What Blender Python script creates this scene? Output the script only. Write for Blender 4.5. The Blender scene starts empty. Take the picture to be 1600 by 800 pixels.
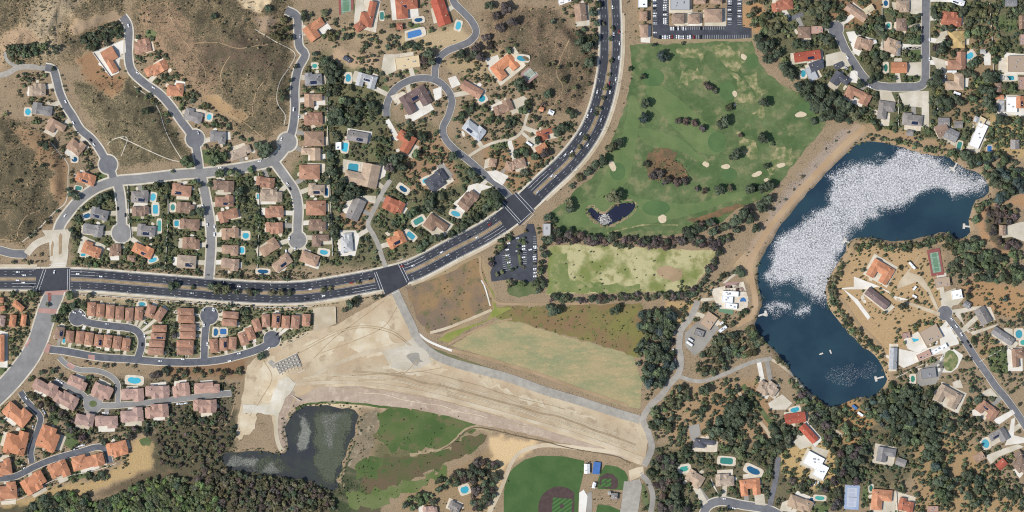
import bpy, math, random
import numpy as np
from mathutils import Vector
from mathutils.geometry import delaunay_2d_cdt

# ---------------------------------------------------------------- camera, sky, sun, exposure
S = 0.8                                   # metres for one photograph pixel (map unit)
sc = bpy.context.scene
CAM_H = 3200.0
cam = bpy.data.cameras.new('camera'); cam.sensor_width = 36.0
cam.lens = 36.0 * CAM_H / (1600 * S); cam.clip_start = 10; cam.clip_end = 20000
camo = bpy.data.objects.new('camera', cam); sc.collection.objects.link(camo)
camo.location = (0, 0, CAM_H); sc.camera = camo
SUN_EL, SUN_AZ = math.radians(48), math.radians(250)      # azimuth clockwise from north (image up)
w = bpy.data.worlds.new('World'); sc.world = w; w.use_nodes = True
nt = w.node_tree; nt.nodes.clear()
sky = nt.nodes.new('ShaderNodeTexSky'); sky.sky_type = 'NISHITA'; sky.sun_disc = False
sky.sun_elevation = SUN_EL; sky.sun_rotation = SUN_AZ
bg = nt.nodes.new('ShaderNodeBackground'); bg.inputs['Strength'].default_value = 0.13
out = nt.nodes.new('ShaderNodeOutputWorld')
nt.links.new(sky.outputs[0], bg.inputs[0]); nt.links.new(bg.outputs[0], out.inputs[0])
sl = bpy.data.lights.new('sun', 'SUN'); sl.energy = 4.2; sl.angle = math.radians(0.5); sl.color = (1, 0.965, 0.91)
so = bpy.data.objects.new('sun', sl); sc.collection.objects.link(so)
sd_ = Vector((math.sin(SUN_AZ) * math.cos(SUN_EL), math.cos(SUN_AZ) * math.cos(SUN_EL), math.sin(SUN_EL)))
so.rotation_euler = sd_.to_track_quat('Z', 'Y').to_euler(); so.location = (-600, -200, 700)
vs = sc.view_settings; vs.view_transform = 'Standard'; vs.look = 'None'; vs.exposure = 0.0; vs.gamma = 1
vs.use_curve_mapping = False
sc.render.engine = 'CYCLES'; sc.cycles.filter_width = 1.1; sc.cycles.use_denoising = False

# ---------------------------------------------------------------- helpers
rnd = random.Random(7); rng = np.random.default_rng(11)
COL = sc.collection
KA = 0.90                                 # albedo for a colour as it reads in full sun

def lin(hx, k=KA, sat=0.82):
    v = [int(hx[i:i + 2], 16) / 255 for i in (0, 2, 4)]; g_ = .3 * v[0] + .59 * v[1] + .11 * v[2]; v = [g_ + (c - g_) * sat for c in v]
    return tuple(k * ((c / 12.92) if c <= 0.04045 else ((c + 0.055) / 1.055) ** 2.4) for c in v) + (1.0,)

def X_(px): return (px - 800) * S
def Y_(py): return (400 - py) * S

def mat(name, c1, c2=None, c3=None, sc1=0.03, sc2=0.4, rough=0.9, spec=0.2, fine=0.25, bump=0.0, stretch=None, objcol=False, attr=False, lo=0.35, hi=0.65, mid=0.0):
    m = bpy.data.materials.new(name); m.use_nodes = True
    n = m.node_tree.nodes; l = m.node_tree.links; b = n['Principled BSDF']
    b.inputs['Roughness'].default_value = rough; b.inputs['Specular IOR Level'].default_value = spec
    geo = n.new('ShaderNodeNewGeometry'); vec = geo.outputs['Position']
    if stretch:
        mp = n.new('ShaderNodeMapping'); mp.inputs['Rotation'].default_value = (0, 0, math.radians(stretch[0]))
        mp.inputs['Scale'].default_value = (stretch[1], stretch[2], 1); l.new(vec, mp.inputs['Vector']); vec = mp.outputs[0]
    def noise(s, det=4, rgh=0.55):
        t = n.new('ShaderNodeTexNoise'); t.inputs['Scale'].default_value = s; t.inputs['Detail'].default_value = det
        t.inputs['Roughness'].default_value = rgh; l.new(vec, t.inputs['Vector']); return t.outputs[0]
    def ramp(f, a, z):
        r = n.new('ShaderNodeMapRange'); r.inputs[1].default_value = a; r.inputs[2].default_value = z
        r.interpolation_type = 'SMOOTHSTEP'; l.new(f, r.inputs[0]); return r.outputs[0]
    def mix(f, a, z, mode='MIX'):
        x = n.new('ShaderNodeMix'); x.data_type = 'RGBA'; x.blend_type = mode
        if isinstance(f, float): x.inputs[0].default_value = f
        else: l.new(f, x.inputs[0])
        for i, v in ((6, a), (7, z)):
            if isinstance(v, tuple): x.inputs[i].default_value = v
            else: l.new(v, x.inputs[i])
        return x.outputs[2]
    if objcol:
        oi = n.new('ShaderNodeObjectInfo'); col = oi.outputs['Color']
    elif attr:
        at = n.new('ShaderNodeVertexColor'); at.layer_name = 'Col'; col = at.outputs[0]
        oi = n.new('ShaderNodeObjectInfo'); col = mix(1.0, col, oi.outputs['Color'], 'MULTIPLY')
    else: col = lin(c1)
    if c2: col = mix(ramp(noise(sc1), lo, hi), col, lin(c2))
    if c3: col = mix(ramp(noise(sc2, 5, 0.65), 0.5, 0.66), col, lin(c3))
    if fine > 0:
        f = n.new('ShaderNodeMapRange'); f.inputs[1].default_value = 0.25; f.inputs[2].default_value = 0.75
        f.inputs[3].default_value = 1 - fine; f.inputs[4].default_value = 1 + fine
        l.new(noise(0.9 if not stretch else 0.5, 6, 0.75), f.inputs[0])
        cb = n.new('ShaderNodeCombineColor')
        for i in range(3): l.new(f.outputs[0], cb.inputs[i])
        col = mix(1.0, col, cb.outputs[0], 'MULTIPLY')
    if mid > 0:                               # weathering in broad patches
        f2 = n.new('ShaderNodeMapRange'); f2.inputs[1].default_value = 0.3; f2.inputs[2].default_value = 0.7
        f2.inputs[3].default_value = 1 - mid; f2.inputs[4].default_value = 1 + mid; l.new(noise(0.16, 3, 0.6), f2.inputs[0])
        cb2 = n.new('ShaderNodeCombineColor')
        for i in range(3): l.new(f2.outputs[0], cb2.inputs[i])
        col = mix(1.0, col, cb2.outputs[0], 'MULTIPLY')
    if isinstance(col, tuple): b.inputs['Base Color'].default_value = col
    else: l.new(col, b.inputs['Base Color'])
    if bump:
        bp = n.new('ShaderNodeBump'); bp.inputs['Strength'].default_value = 0.6; bp.inputs['Distance'].default_value = bump
        l.new(noise(0.8, 5, 0.7), bp.inputs['Height']); l.new(bp.outputs[0], b.inputs['Normal'])
    return m

def link(o, parent=None):
    COL.objects.link(o)
    if parent is not None: o.parent = parent
    return o
def mesh(name, v, f, m=None):
    me = bpy.data.meshes.new(name); me.from_pydata(v, [], f)
    if m: me.materials.append(m)
    return me
def obj(name, v, f, m, parent=None, kind=None):
    o = link(bpy.data.objects.new(name, mesh(name, v, f, m)), parent)
    if kind: o['kind'] = kind
    return o
def inst(name, me, parent=None, loc=(0, 0, 0), rz=0, scale=None):
    o = bpy.data.objects.new(name, me); o.location = loc; o.rotation_euler = (0, 0, rz)
    if scale: o.scale = scale
    return link(o, parent)
def tag(o, label, cat, group=None):
    o['label'] = label; o['category'] = cat
    if group: o['group'] = group
    return o
def thing(name, label, cat, loc, rz=0, group=None):
    return tag(inst(name, None, None, loc, rz), label, cat, group)
ORD = ('first second third fourth fifth sixth seventh eighth ninth tenth eleventh twelfth thirteenth fourteenth fifteenth sixteenth '
       'seventeenth eighteenth nineteenth twentieth').split()
def ordw(i, n, end):
    """i-th of n, counted from the named end ('left', 'top' ...)"""
    opp = {'left': 'right', 'top': 'bottom'}[end]
    if n == 1: return 'the only one'
    if i == 0: return end + 'most' if end != 'top' else 'topmost'
    if i == n - 1: return opp + 'most' if opp != 'bottom' else 'bottommost'
    if i < n / 2: return '%s from %s' % (ordx(i), end)
    return '%s from %s' % (ordx(n - 1 - i), opp)
def ordx(i):
    if i < 20: return ORD[i]
    t = ['twenty', 'thirty', 'forty', 'fifty', 'sixty', 'seventy'][(i + 1) // 10 - 2]; u = (i + 1) % 10
    return t + ('th' if u == 0 else '-' + ORD[u - 1])

def box(v, f, x0, x1, y0, y1, z0, z1, bottom=True):
    b = len(v); v += [(x0, y0, z0), (x1, y0, z0), (x1, y1, z0), (x0, y1, z0), (x0, y0, z1), (x1, y0, z1), (x1, y1, z1), (x0, y1, z1)]
    f += [(b + 4, b + 5, b + 6, b + 7), (b, b + 1, b + 5, b + 4), (b + 1, b + 2, b + 6, b + 5), (b + 2, b + 3, b + 7, b + 6), (b + 3, b, b + 4, b + 7)]
    if bottom: f.append((b + 3, b + 2, b + 1, b))

def P(s):                                  # "x,y x,y ..." -> list of points in map pixels
    return [tuple(float(q) for q in p.split(',')) for p in s.split()]
def smooth(pts, step=4.0, closed=False):
    p = [np.array(q[:2], float) for q in pts]; n = len(p); o = []
    rngi = range(n if closed else n - 1)
    for i in rngi:
        a, b = p[i], p[(i + 1) % n]
        pa = p[i - 1] if (closed or i > 0) else 2 * a - b
        pb = p[(i + 2) % n] if (closed or i + 2 < n) else 2 * b - a
        k = max(1, int(np.hypot(*(b - a)) / step))
        for j in range(k):
            t = j / k
            o.append(0.5 * (2 * a + (b - pa) * t + (2 * pa - 5 * a + 4 * b - pb) * t * t + (3 * a - pa - 3 * b + pb) * t ** 3))
    if not closed: o.append(p[-1])
    return np.array(o)
def dens(pts, step=5.0):
    o = []; n = len(pts)
    for i in range(n):
        a = np.array(pts[i]); b = np.array(pts[(i + 1) % n]); k = max(1, int(np.hypot(*(b - a)) / step))
        o += [a + (b - a) * j / k for j in range(k)]
    return np.array(o)
def inpoly(px, py, poly):
    c = np.zeros(np.shape(px), bool); n = len(poly); j = n - 1
    for i in range(n):
        xi, yi = poly[i]; xj, yj = poly[j]
        if yi != yj:
            c ^= ((yi > py) != (yj > py)) & (px < (xj - xi) * (py - yi) / (yj - yi) + xi)
        j = i
    return c
def segdist(px, py, pts, closed):
    d = np.full(np.shape(px), 1e9); n = len(pts)
    for i in range(n if closed else n - 1):
        ax, ay = pts[i]; bx, by = pts[(i + 1) % n]; dx, dy = bx - ax, by - ay; L = dx * dx + dy * dy + 1e-9
        t = np.clip(((px - ax) * dx + (py - ay) * dy) / L, 0, 1)
        d = np.minimum(d, np.hypot(px - ax - t * dx, py - ay - t * dy))
    return d
def sst(a, b, x):
    t = np.clip((x - a) / (b - a), 0, 1); return t * t * (3 - 2 * t)

# ---------------------------------------------------------------- terrain
LAKE = smooth(P('1348,221 1318,246 1288,276 1258,306 1226,345 1204,380 1188,410 1184,440 1192,470 1187,490 1180,508 1190,530 1206,545 1226,566 1244,590 1268,614 1290,631 1312,633 1338,622 1362,620 1386,602 1383,578 1366,556 1342,536 1318,510 1300,485 1293,465 1292,445 1304,420 1320,400 1327,381 1346,372 1400,378 1450,371 1472,362 1500,374 1516,364 1516,338 1526,314 1547,302 1540,281 1502,258 1478,245 1440,238 1400,226'), 5, True)
POND = smooth(P('345,712 366,705 400,706 436,710 449,704 446,666 452,649 468,638 505,632 545,638 562,648 556,668 545,690 536,716 530,740 520,768 480,752 440,744 400,738 360,734'), 5, True)
GPOND = smooth(P('917,326 925,323 933,331 944,335 955,326 968,318 984,316 994,320 985,334 971,343 957,350 944,353 932,345 922,336'), 3, True)
def ragged(q, amp, seed):
    return q + np.stack([vnoise(q[:, 0], q[:, 1], seed, 11) - .5 + .6 * (vnoise(q[:, 0], q[:, 1], seed + 1, 4.5) - .5), vnoise(q[:, 0], q[:, 1], seed + 2, 11) - .5 + .6 * (vnoise(q[:, 0], q[:, 1], seed + 3, 4.5) - .5)], 1) * 2 * amp
CREST = P('446,612 462,600 520,597 580,600 640,609 700,622 760,638 820,655 880,672 940,692 1005,716')
G0X, G1X, G0Y, G1Y, GS = -110, 1710, -110, 910, 2.8
gx = np.arange(G0X, G1X + .1, GS); gy = np.arange(G0Y, G1Y + .1, GS)
GX, GY = np.meshgrid(gx, gy)
def vnoise(x, y, seed, sc_):
    r = np.random.default_rng(seed); T = r.random((64, 64)); u, v = x / sc_, y / sc_
    i, j = np.floor(u).astype(int), np.floor(v).astype(int); a, b = u - i, v - j
    a, b = a * a * (3 - 2 * a), b * b * (3 - 2 * b)
    g = lambda p, q: T[q % 64, p % 64]
    return (g(i, j) * (1 - a) + g(i + 1, j) * a) * (1 - b) + (g(i, j + 1) * (1 - a) + g(i + 1, j + 1) * a) * b
LAKE, POND = ragged(LAKE, 2.6, 81), ragged(POND, 4.0, 85)
HILLS = [P('-90,-90 195,-90 198,20 150,55 130,78 128,100 30,104 0,100 -90,110'), P('215,-90 460,-90 452,30 455,120 450,190 420,215 370,205 330,160 262,110 232,60 205,30'),
         P('-90,170 40,190 100,232 106,300 80,345 40,380 -90,375'), P('112,130 200,115 250,160 282,215 296,245 190,260 150,200'),
         P('755,20 860,10 900,50 925,70 930,120 905,170 850,175 820,120 770,75')]
def make_height():
    H = np.zeros(GX.shape)
    for cx, cy, r, h in ((30, 20, 95, 13), (330, 55, 90, 14), (430, 150, 50, 4), (25, 265, 70, 11), (205, 200, 42, 5), (850, 80, 60, 4), (1440, 430, 80, 4), (1570, 350, 45, 3), (560, 60, 70, 4), (1100, 660, 80, 3), (120, 690, 80, -3)):
        H += h * np.exp(-((GX - cx) ** 2 + (GY - cy) ** 2) / r ** 2)
    hm = np.zeros(GX.shape)
    for p in HILLS: hm = np.maximum(hm, inpoly(GX, GY, p) * sst(0, 22, segdist(GX, GY, p, True)))
    rdg = lambda s_, q_: 1 - np.abs(2 * vnoise(GX + .4 * GY, GY * .8 - .3 * GX, s_, q_) - 1)
    H += hm * ((vnoise(GX, GY, 3, 34) - .5) * 5 + rdg(4, 38) * 5 + rdg(14, 13) * 2.2)
    H += np.exp(-(((GX - 1090) / 150) ** 2 + ((GY - 210) / 120) ** 2)) * ((vnoise(GX, GY, 8, 45) - .5) * 3.0 + (vnoise(GX, GY, 9, 20) - .5) * .8)
    d = segdist(GX, GY, CREST, False); t = np.clip(1 - d / 40, 0, 1)
    H += 4.5 * t * t * (3 - 2 * t)
    for poly, dep, a, b in ((LAKE, -5.0, 6, -8), (POND, -4.0, 6, -8), (GPOND, -2.0, 2.5, -4)):
        q = poly[::2]; dd = segdist(GX, GY, q, True); ins = inpoly(GX, GY, q); sdv = np.where(ins, -dd, dd)
        k = sst(0, 1, (a - sdv) / (a - b)); H = H * (1 - k) + dep * k
    e = np.minimum(np.minimum(GX - G0X, G1X - GX), np.minimum(GY - G0Y, G1Y - GY))
    return H * sst(0, 60, e)
HG = make_height()
def hgt(px, py):
    u = np.clip((np.asarray(px, float) - G0X) / GS, 0, len(gx) - 1.001); v = np.clip((np.asarray(py, float) - G0Y) / GS, 0, len(gy) - 1.001)
    i, j = u.astype(int), v.astype(int); a, b = u - i, v - j
    return (HG[j, i] * (1 - a) + HG[j, i + 1] * a) * (1 - b) + (HG[j + 1, i] * (1 - a) + HG[j + 1, i + 1] * a) * b
def W(px, py, dz=0.0): return (X_(px), Y_(py), float(hgt(px, py)) + dz)

# occupied mask, one cell for a map pixel
OCC = np.zeros((800, 1600), np.uint8)
def mark(poly, val):
    poly = np.asarray(poly); x0, x1 = int(max(0, poly[:, 0].min() - 1)), int(min(1600, poly[:, 0].max() + 2)); y0, y1 = int(max(0, poly[:, 1].min() - 1)), int(min(800, poly[:, 1].max() + 2))
    if x1 <= x0 or y1 <= y0: return
    xx, yy = np.meshgrid(np.arange(x0, x1) + .5, np.arange(y0, y1) + .5)
    OCC[y0:y1, x0:x1][inpoly(xx, yy, poly)] |= val
def occ(x, y):
    xi, yi = int(x), int(y)
    return OCC[yi, xi] if 0 <= xi < 1600 and 0 <= yi < 800 else 0

def sheet(name, poly, m, dz, rag=0.0, parent=None, step=6.0, kind='structure', val=0):
    """a closed outline (map pixels) draped over the terrain"""
    q = dens(poly, min(step, 5.0))
    if rag:
        nx = vnoise(q[:, 0], q[:, 1], 21, 9) - .5 + .6 * (vnoise(q[:, 0], q[:, 1], 23, 4) - .5); ny = vnoise(q[:, 0], q[:, 1], 22, 9) - .5 + .6 * (vnoise(q[:, 0], q[:, 1], 24, 4) - .5)
        q = q + np.stack([nx, ny], 1) * 2 * rag
    ar = np.sum(q[:, 0] * np.roll(q[:, 1], -1) - np.roll(q[:, 0], -1) * q[:, 1])
    if ar < 0: q = q[::-1]
    x0, y0 = q.min(0); x1, y1 = q.max(0)
    xx, yy = np.meshgrid(np.arange(math.ceil(x0 / 5) * 5, x1, 5.0), np.arange(math.ceil(y0 / 5) * 5, y1, 5.0)); xx, yy = xx.ravel(), yy.ravel()
    if len(xx):
        k = inpoly(xx, yy, q); xx, yy = xx[k], yy[k]
        if len(xx): k = segdist(xx, yy, q, True) > 1.5; xx, yy = xx[k], yy[k]
    pts = [Vector(p) for p in q] + [Vector(p) for p in zip(xx, yy)]
    r = delaunay_2d_cdt(pts, [], [list(range(len(q)))], 1, 1e-4)
    v = np.array([(p.x, p.y) for p in r[0]]); z = hgt(v[:, 0], v[:, 1]) + dz
    vv = np.stack([X_(v[:, 0]), Y_(v[:, 1]), z], 1).tolist()
    if val: mark(q, val)
    return obj(name, vv, [tuple(reversed(t)) for t in r[2]], m, parent, kind)
def ell(cx, cy, rx, ry, ang=0, n=20):
    a = np.linspace(0, 2 * math.pi, n, endpoint=False); c, s = math.cos(math.radians(ang)), math.sin(math.radians(ang))
    return [(cx + rx * math.cos(t) * c - ry * math.sin(t) * s, cy + rx * math.cos(t) * s + ry * math.sin(t) * c) for t in a]
def rect(cx, cy, w_, h_, ang=0):
    c, s = math.cos(math.radians(ang)), math.sin(math.radians(ang))
    return [(cx + x * c - y * s, cy + x * s + y * c) for x, y in ((-w_ / 2, -h_ / 2), (w_ / 2, -h_ / 2), (w_ / 2, h_ / 2), (-w_ / 2, h_ / 2))]
def offs(c, d):
    """a polyline moved sideways by d map pixels"""
    c = np.asarray(c); t = np.gradient(c, axis=0); t /= np.hypot(t[:, 0], t[:, 1])[:, None] + 1e-9
    return c + np.stack([-t[:, 1], t[:, 0]], 1) * d
def band(c, hw, hw2=None):
    return np.concatenate([offs(c, hw), offs(c, -(hw if hw2 is None else hw2))[::-1]])
# ---------------------------------------------------------------- ground
def ground_material():
    m = bpy.data.materials.new('soil_and_scrub'); m.use_nodes = True
    n = m.node_tree.nodes; l = m.node_tree.links; b = n['Principled BSDF']; b.inputs['Roughness'].default_value = 0.95; b.inputs['Specular IOR Level'].default_value = 0.1
    geo = n.new('ShaderNodeNewGeometry'); at = n.new('ShaderNodeVertexColor'); at.layer_name = 'Col'
    def noise(s, det, r):
        t = n.new('ShaderNodeTexNoise'); t.inputs['Scale'].default_value = s; t.inputs['Detail'].default_value = det; t.inputs['Roughness'].default_value = r
        l.new(geo.outputs['Position'], t.inputs['Vector']); return t.outputs[0]
    def math_(op, a, c):
        x = n.new('ShaderNodeMath'); x.operation = op
        for i, q in ((0, a), (1, c)):
            if isinstance(q, (int, float)): x.inputs[i].default_value = q
            else: l.new(q, x.inputs[i])
        return x.outputs[0]
    def mix(f, a, z, mode='MIX'):
        x = n.new('ShaderNodeMix'); x.data_type = 'RGBA'; x.blend_type = mode
        for i, v in ((0, f), (6, a), (7, z)):
            if isinstance(v, (tuple, float)): x.inputs[i].default_value = v
            else: l.new(v, x.inputs[i])
        return x.outputs[2]
    # scrub cover follows the density kept in the attribute's alpha
    cover = math_('ADD', math_('MULTIPLY', noise(0.06, 4, .65), 0.22), math_('MULTIPLY', noise(0.6, 6, .9), 0.78))
    thr = math_('SUBTRACT', 0.72, math_('MULTIPLY', at.outputs[1], 0.42))
    f = n.new('ShaderNodeMapRange'); f.interpolation_type = 'SMOOTHSTEP'; l.new(math_('SUBTRACT', cover, thr), f.inputs[0]); f.inputs[1].default_value = -0.03; f.inputs[2].default_value = 0.05
    scrub = mix(noise(0.10, 4, .6), lin('4e4634'), lin('6e654a'))
    col = mix(f.outputs[0], at.outputs[0], scrub)
    g = n.new('ShaderNodeMapRange'); g.inputs[1].default_value = .25; g.inputs[2].default_value = .75; g.inputs[3].default_value = .50; g.inputs[4].default_value = 1.58
    l.new(noise(1.1, 6, .8), g.inputs[0])
    cb = n.new('ShaderNodeCombineColor')
    for i in range(3): l.new(g.outputs[0], cb.inputs[i])
    col = mix(1.0, col, cb.outputs[0], 'MULTIPLY'); l.new(col, b.inputs['Base Color'])
    bp = n.new('ShaderNodeBump'); bp.inputs['Strength'].default_value = .7; bp.inputs['Distance'].default_value = .8
    l.new(noise(0.5, 6, .75), bp.inputs['Height']); l.new(bp.outputs[0], b.inputs['Normal'])
    return m
DIRT = 'a98f6c'
PAINT = [  # outline, soil colour, scrub cover 0..1, feather
 (P('-110,-110 1710,-110 1710,910 -110,910'), '9a8263', .42, 1), (HILLS[0], 'ac8f68', .62, 8), (HILLS[1], 'a48862', .64, 8), (HILLS[2], 'a4865f', .68, 8), (HILLS[3], '9c8862', .66, 6), (HILLS[4], '94765a', .60, 10),
 (P('112,330 150,300 200,286 310,282 420,262 450,275 505,200 515,300 512,415 115,412'), '6c7048', .54, 8), (P('475,100 512,80 600,105 610,190 690,200 730,250 800,310 740,355 600,415 515,415 510,200'), '76754e', .54, 10), (P('1200,0 1600,0 1600,230 1500,235 1420,215 1345,190 1290,150 1240,120 1200,60'), '70744c', .56, 10), (P('85,480 260,470 490,478 490,515 430,545 240,562 90,545'), '7f7d58', .46, 4), (P('60,590 130,590 200,590 370,600 360,650 250,670 120,680 80,640'), '7a6c54', .6, 6), (P('1200,690 1400,600 1480,600 1480,720 1300,800 1000,800 1020,700'), '7a7050', .55, 12),
 (P('40,40 60,0 110,-40 140,-20 90,60 105,80 70,100'), 'b39c78', .42, 14), (P('215,10 285,5 310,60 350,110 330,160 250,100 220,60'), '9a7a5c', .52, 12),
 (P('320,70 420,55 440,110 395,120 330,100'), '7f6150', .6, 14), (P('110,45 125,35 150,28 185,18 190,30 165,35 130,52 120,58'), 'a58a6a', .15, 4),
 (P('120,88 142,80 160,98 178,115 196,120 190,145 175,150 150,140 130,120'), '9c7550', .06, 5), (P('4,60 30,45 55,48 65,68 20,75 12,90 0,110'), 'ab8d6b', .2, 6),
 (P('20,200 55,205 85,228 108,252 105,295 112,312 96,322 78,290 90,268 62,255 60,235 40,225'), '9c7a56', .12, 5), (P('318,145 335,150 360,165 385,180 378,190 345,180 325,165'), 'a08058', .05, 4),
 (P('375,0 400,-20 425,-20 425,5 400,20 380,14'), 'd3b88c', .0, 3), (P('400,25 430,25 430,55 405,48'), '9c8368', .3, 5), (P('530,40 600,45 640,60 610,85 560,70'), 'a58d68', .34, 8), (P('520,75 585,90 600,110 545,105 520,95'), 'b39470', .2, 6),
 (P('610,55 720,45 740,60 700,75 640,80'), 'b59c72', .25, 6), (P('690,95 780,80 800,130 720,120'), 'a99068', .38, 8), (P('610,200 700,205 720,290 640,300'), 'a07c5a', .4, 8), (P('740,220 850,215 860,260 800,300 770,270'), '9c7a55', .35, 8),
 (P('520,300 570,290 590,330 560,360 530,350'), '9c7b58', .15, 6), (P('1020,60 1180,60 1180,66 1020,66'), '96865e', .2, 3), (P('1155,10 1190,0 1200,40 1175,55 1158,40'), 'b08558', .12, 4),
 (P('1290,0 1380,0 1375,30 1320,45 1300,30'), '96704d', .2, 5), (P('1460,40 1560,40 1560,150 1530,200 1480,190'), '967b59', .4, 10), (P('1545,180 1620,180 1620,250 1540,240'), 'b1925f', .15, 8),
 (P('1185,395 1172,420 1160,410 1190,350 1262,270 1318,205 1345,190 1352,205 1290,270 1230,335'), 'a88e72', .25, 3), (P('1200,330 1280,240 1320,200 1330,205 1270,268 1205,345'), 'a38f7c', .45, 4),
 (P('1350,190 1450,215 1500,225 1500,245 1450,238 1352,215'), 'a58560', .3, 5), (P('1325,390 1350,376 1420,380 1470,400 1480,490 1500,520 1440,520 1395,560 1383,600 1378,570 1345,530 1300,480 1298,455 1318,420'), 'b08f62', .14, 8),
 (P('1525,345 1535,320 1575,312 1610,300 1610,330 1580,315 1548,322 1533,345 1545,375 1590,405 1575,405 1535,375'), 'ad8258', .08, 4), (P('1540,318 1590,330 1590,390 1560,390 1538,360'), '6e5a48', .7, 6), (P('1500,440 1545,438 1610,455 1610,500 1520,490'), 'aa8256', .1, 5),
 (P('1510,520 1570,530 1560,560 1530,565'), 'a3835e', .1, 4), (P('1050,600 1190,590 1200,690 1120,690 1060,700 1030,660'), 'a3845e', .35, 10), (P('1040,470 1095,468 1075,515 1050,500'), 'b3925f', .12, 5), (P('1100,640 1160,600 1205,610 1210,690 1150,660'), 'a17d57', .25, 8),
 (P('1215,700 1290,690 1320,715 1310,765 1260,762 1225,745'), 'b8975f', .06, 4), (P('1310,625 1335,618 1350,635 1372,665 1345,680 1335,700 1318,690'), 'aa8050', .08, 5), (P('1425,700 1480,670 1520,690 1560,750 1600,790 1600,810 1430,810'), 'a4845a', .3, 12),
 (P('1430,700 1450,720 1490,760 1480,780 1430,740'), '9c8158', .1, 6), (P('0,785 50,778 80,762 140,752 200,722 205,690 240,685 242,735 190,748 130,775 0,805'), 'b3935f', .08, 5), (P('190,750 240,735 300,738 260,760 150,775'), '6f5c44', .55, 6),
 (P('235,680 300,650 375,640 365,700 300,735 245,735'), '6a6446', .82, 8), (P('370,610 395,580 400,620 380,650 365,700 372,640'), '8f7a5c', .35, 5), (P('455,555 560,520 600,640 480,640'), 'c2aa84', .05, 8),
 (P('560,640 600,640 600,700 560,760 535,745 540,700 552,665'), '8d775a', .2, 8), (P('590,690 660,700 620,760 560,780'), '6e6a44', .5, 8), (P('640,760 700,740 760,700 800,690 800,740 760,800 620,800'), '9a7f5a', .4, 8),
 (P('765,680 840,690 830,705 790,730 765,800 745,790 770,730'), 'd0ae7a', .03, 5), (P('-110,800 600,765 560,910 -110,910'), '474a30', .9, 8), (P('350,720 520,745 540,800 300,800 280,740'), '50503c', .85, 8),
 (P('0,455 60,460 50,520 30,600 0,610'), 'a08a64', .45, 6), (P('100,455 600,470 480,482 110,470'), 'ab9670', .2, 5), (P('250,565 390,560 380,590 260,590'), '8c6a4a', .35, 6),
 (P('640,440 740,400 755,400 775,480 700,530'), 'a08860', .25, 6), (P('1145,400 1180,395 1190,420 1170,440 1150,420'), 'b0946e', .1, 5)]
LIN = lin
def build_ground():
    C = np.zeros(GX.shape + (4,))
    jx, jy = (vnoise(GX, GY, 31, 8) - .5) * 9, (vnoise(GX, GY, 32, 8) - .5) * 9
    for i, (p, hx, dn, fe) in enumerate(PAINT):
        p = np.asarray(p); lin = lambda h: LIN(h, KA * 1.06, .82)
        if i == 0: C[:] = np.array(lin(hx)[:3] + (dn,)); continue
        if fe < 0: continue
        gxx, gyy = GX + jx, GY + jy
        x0, y0 = p.min(0) - 20; x1, y1 = p.max(0) + 20
        a, b_ = max(0, int((x0 - G0X) / GS)), min(len(gx), int((x1 - G0X) / GS) + 2); c, d = max(0, int((y0 - G0Y) / GS)), min(len(gy), int((y1 - G0Y) / GS) + 2)
        sx, sy = gxx[c:d, a:b_], gyy[c:d, a:b_]
        dd = segdist(sx, sy, p, True); sdv = np.where(inpoly(sx, sy, p), dd, -dd); k = sst(-fe, fe, sdv)[..., None]
        C[c:d, a:b_] = C[c:d, a:b_] * (1 - k) + np.array(lin(hx)[:3] + (dn,)) * k
    ny, nx = GX.shape
    v = np.stack([X_(GX), Y_(GY), HG], -1).reshape(-1, 3)
    idx = np.arange(nx * ny).reshape(ny, nx)
    q = np.stack([idx[1:, :-1], idx[1:, 1:], idx[:-1, 1:], idx[:-1, :-1]], -1).reshape(-1, 4)
    # coarse apron out to the horizon
    vs_, qs = v.tolist(), q.tolist(); B = 9000.0; base = len(vs_)
    ring = [idx[0, 0], idx[0, -1], idx[-1, -1], idx[-1, 0]]
    vs_ += [(-B, B, 0), (B, B, 0), (B, -B, 0), (-B, -B, 0)]
    for i in range(4): j = (i + 1) % 4; qs.append([base + i, ring[i], ring[j], base + j][::1])
    me = bpy.data.meshes.new('ground'); me.from_pydata(vs_, [], qs)
    ca = me.color_attributes.new('Col', 'FLOAT_COLOR', 'POINT')
    cc = np.concatenate([C.reshape(-1, 4), np.tile(C[0, 0], (4, 1))]); ca.data.foreach_set('color', cc.astype(np.float32).ravel())
    # the alpha of a float colour is read as its own socket in the shader
    me.polygons.foreach_set('use_smooth', [True] * len(me.polygons)); me.materials.append(ground_material())
    o = link(bpy.data.objects.new('ground', me)); o['kind'] = 'structure'
build_ground()

# ---------------------------------------------------------------- water
def water_mat(name, hx, hx2, rough=.08, sc1=.02, fine=.05):
    return mat(name, hx, hx2, sc1=sc1, rough=rough, spec=.35, fine=fine, bump=.03)
def flat_sheet(name, poly, m, z, grow=0.0, val=1):
    q = np.asarray(poly); c = q
    if grow:
        t = np.roll(q, -1, 0) - np.roll(q, 1, 0); t /= np.hypot(t[:, 0], t[:, 1])[:, None]; nrm = np.stack([t[:, 1], -t[:, 0]], 1)
        ar = np.sum(q[:, 0] * np.roll(q[:, 1], -1) - np.roll(q[:, 0], -1) * q[:, 1])
        c = q + nrm * (grow if ar > 0 else -grow)
    if val: mark(q, val)
    ar = np.sum(c[:, 0] * np.roll(c[:, 1], -1) - np.roll(c[:, 0], -1) * c[:, 1])
    if ar < 0: c = c[::-1]
    r = delaunay_2d_cdt([Vector(p) for p in c], [], [list(range(len(c)))], 1, 1e-4)
    return obj(name, [(X_(p.x), Y_(p.y), z) for p in r[0]], [tuple(reversed(t)) for t in r[2]], m, None, 'structure')
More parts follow.
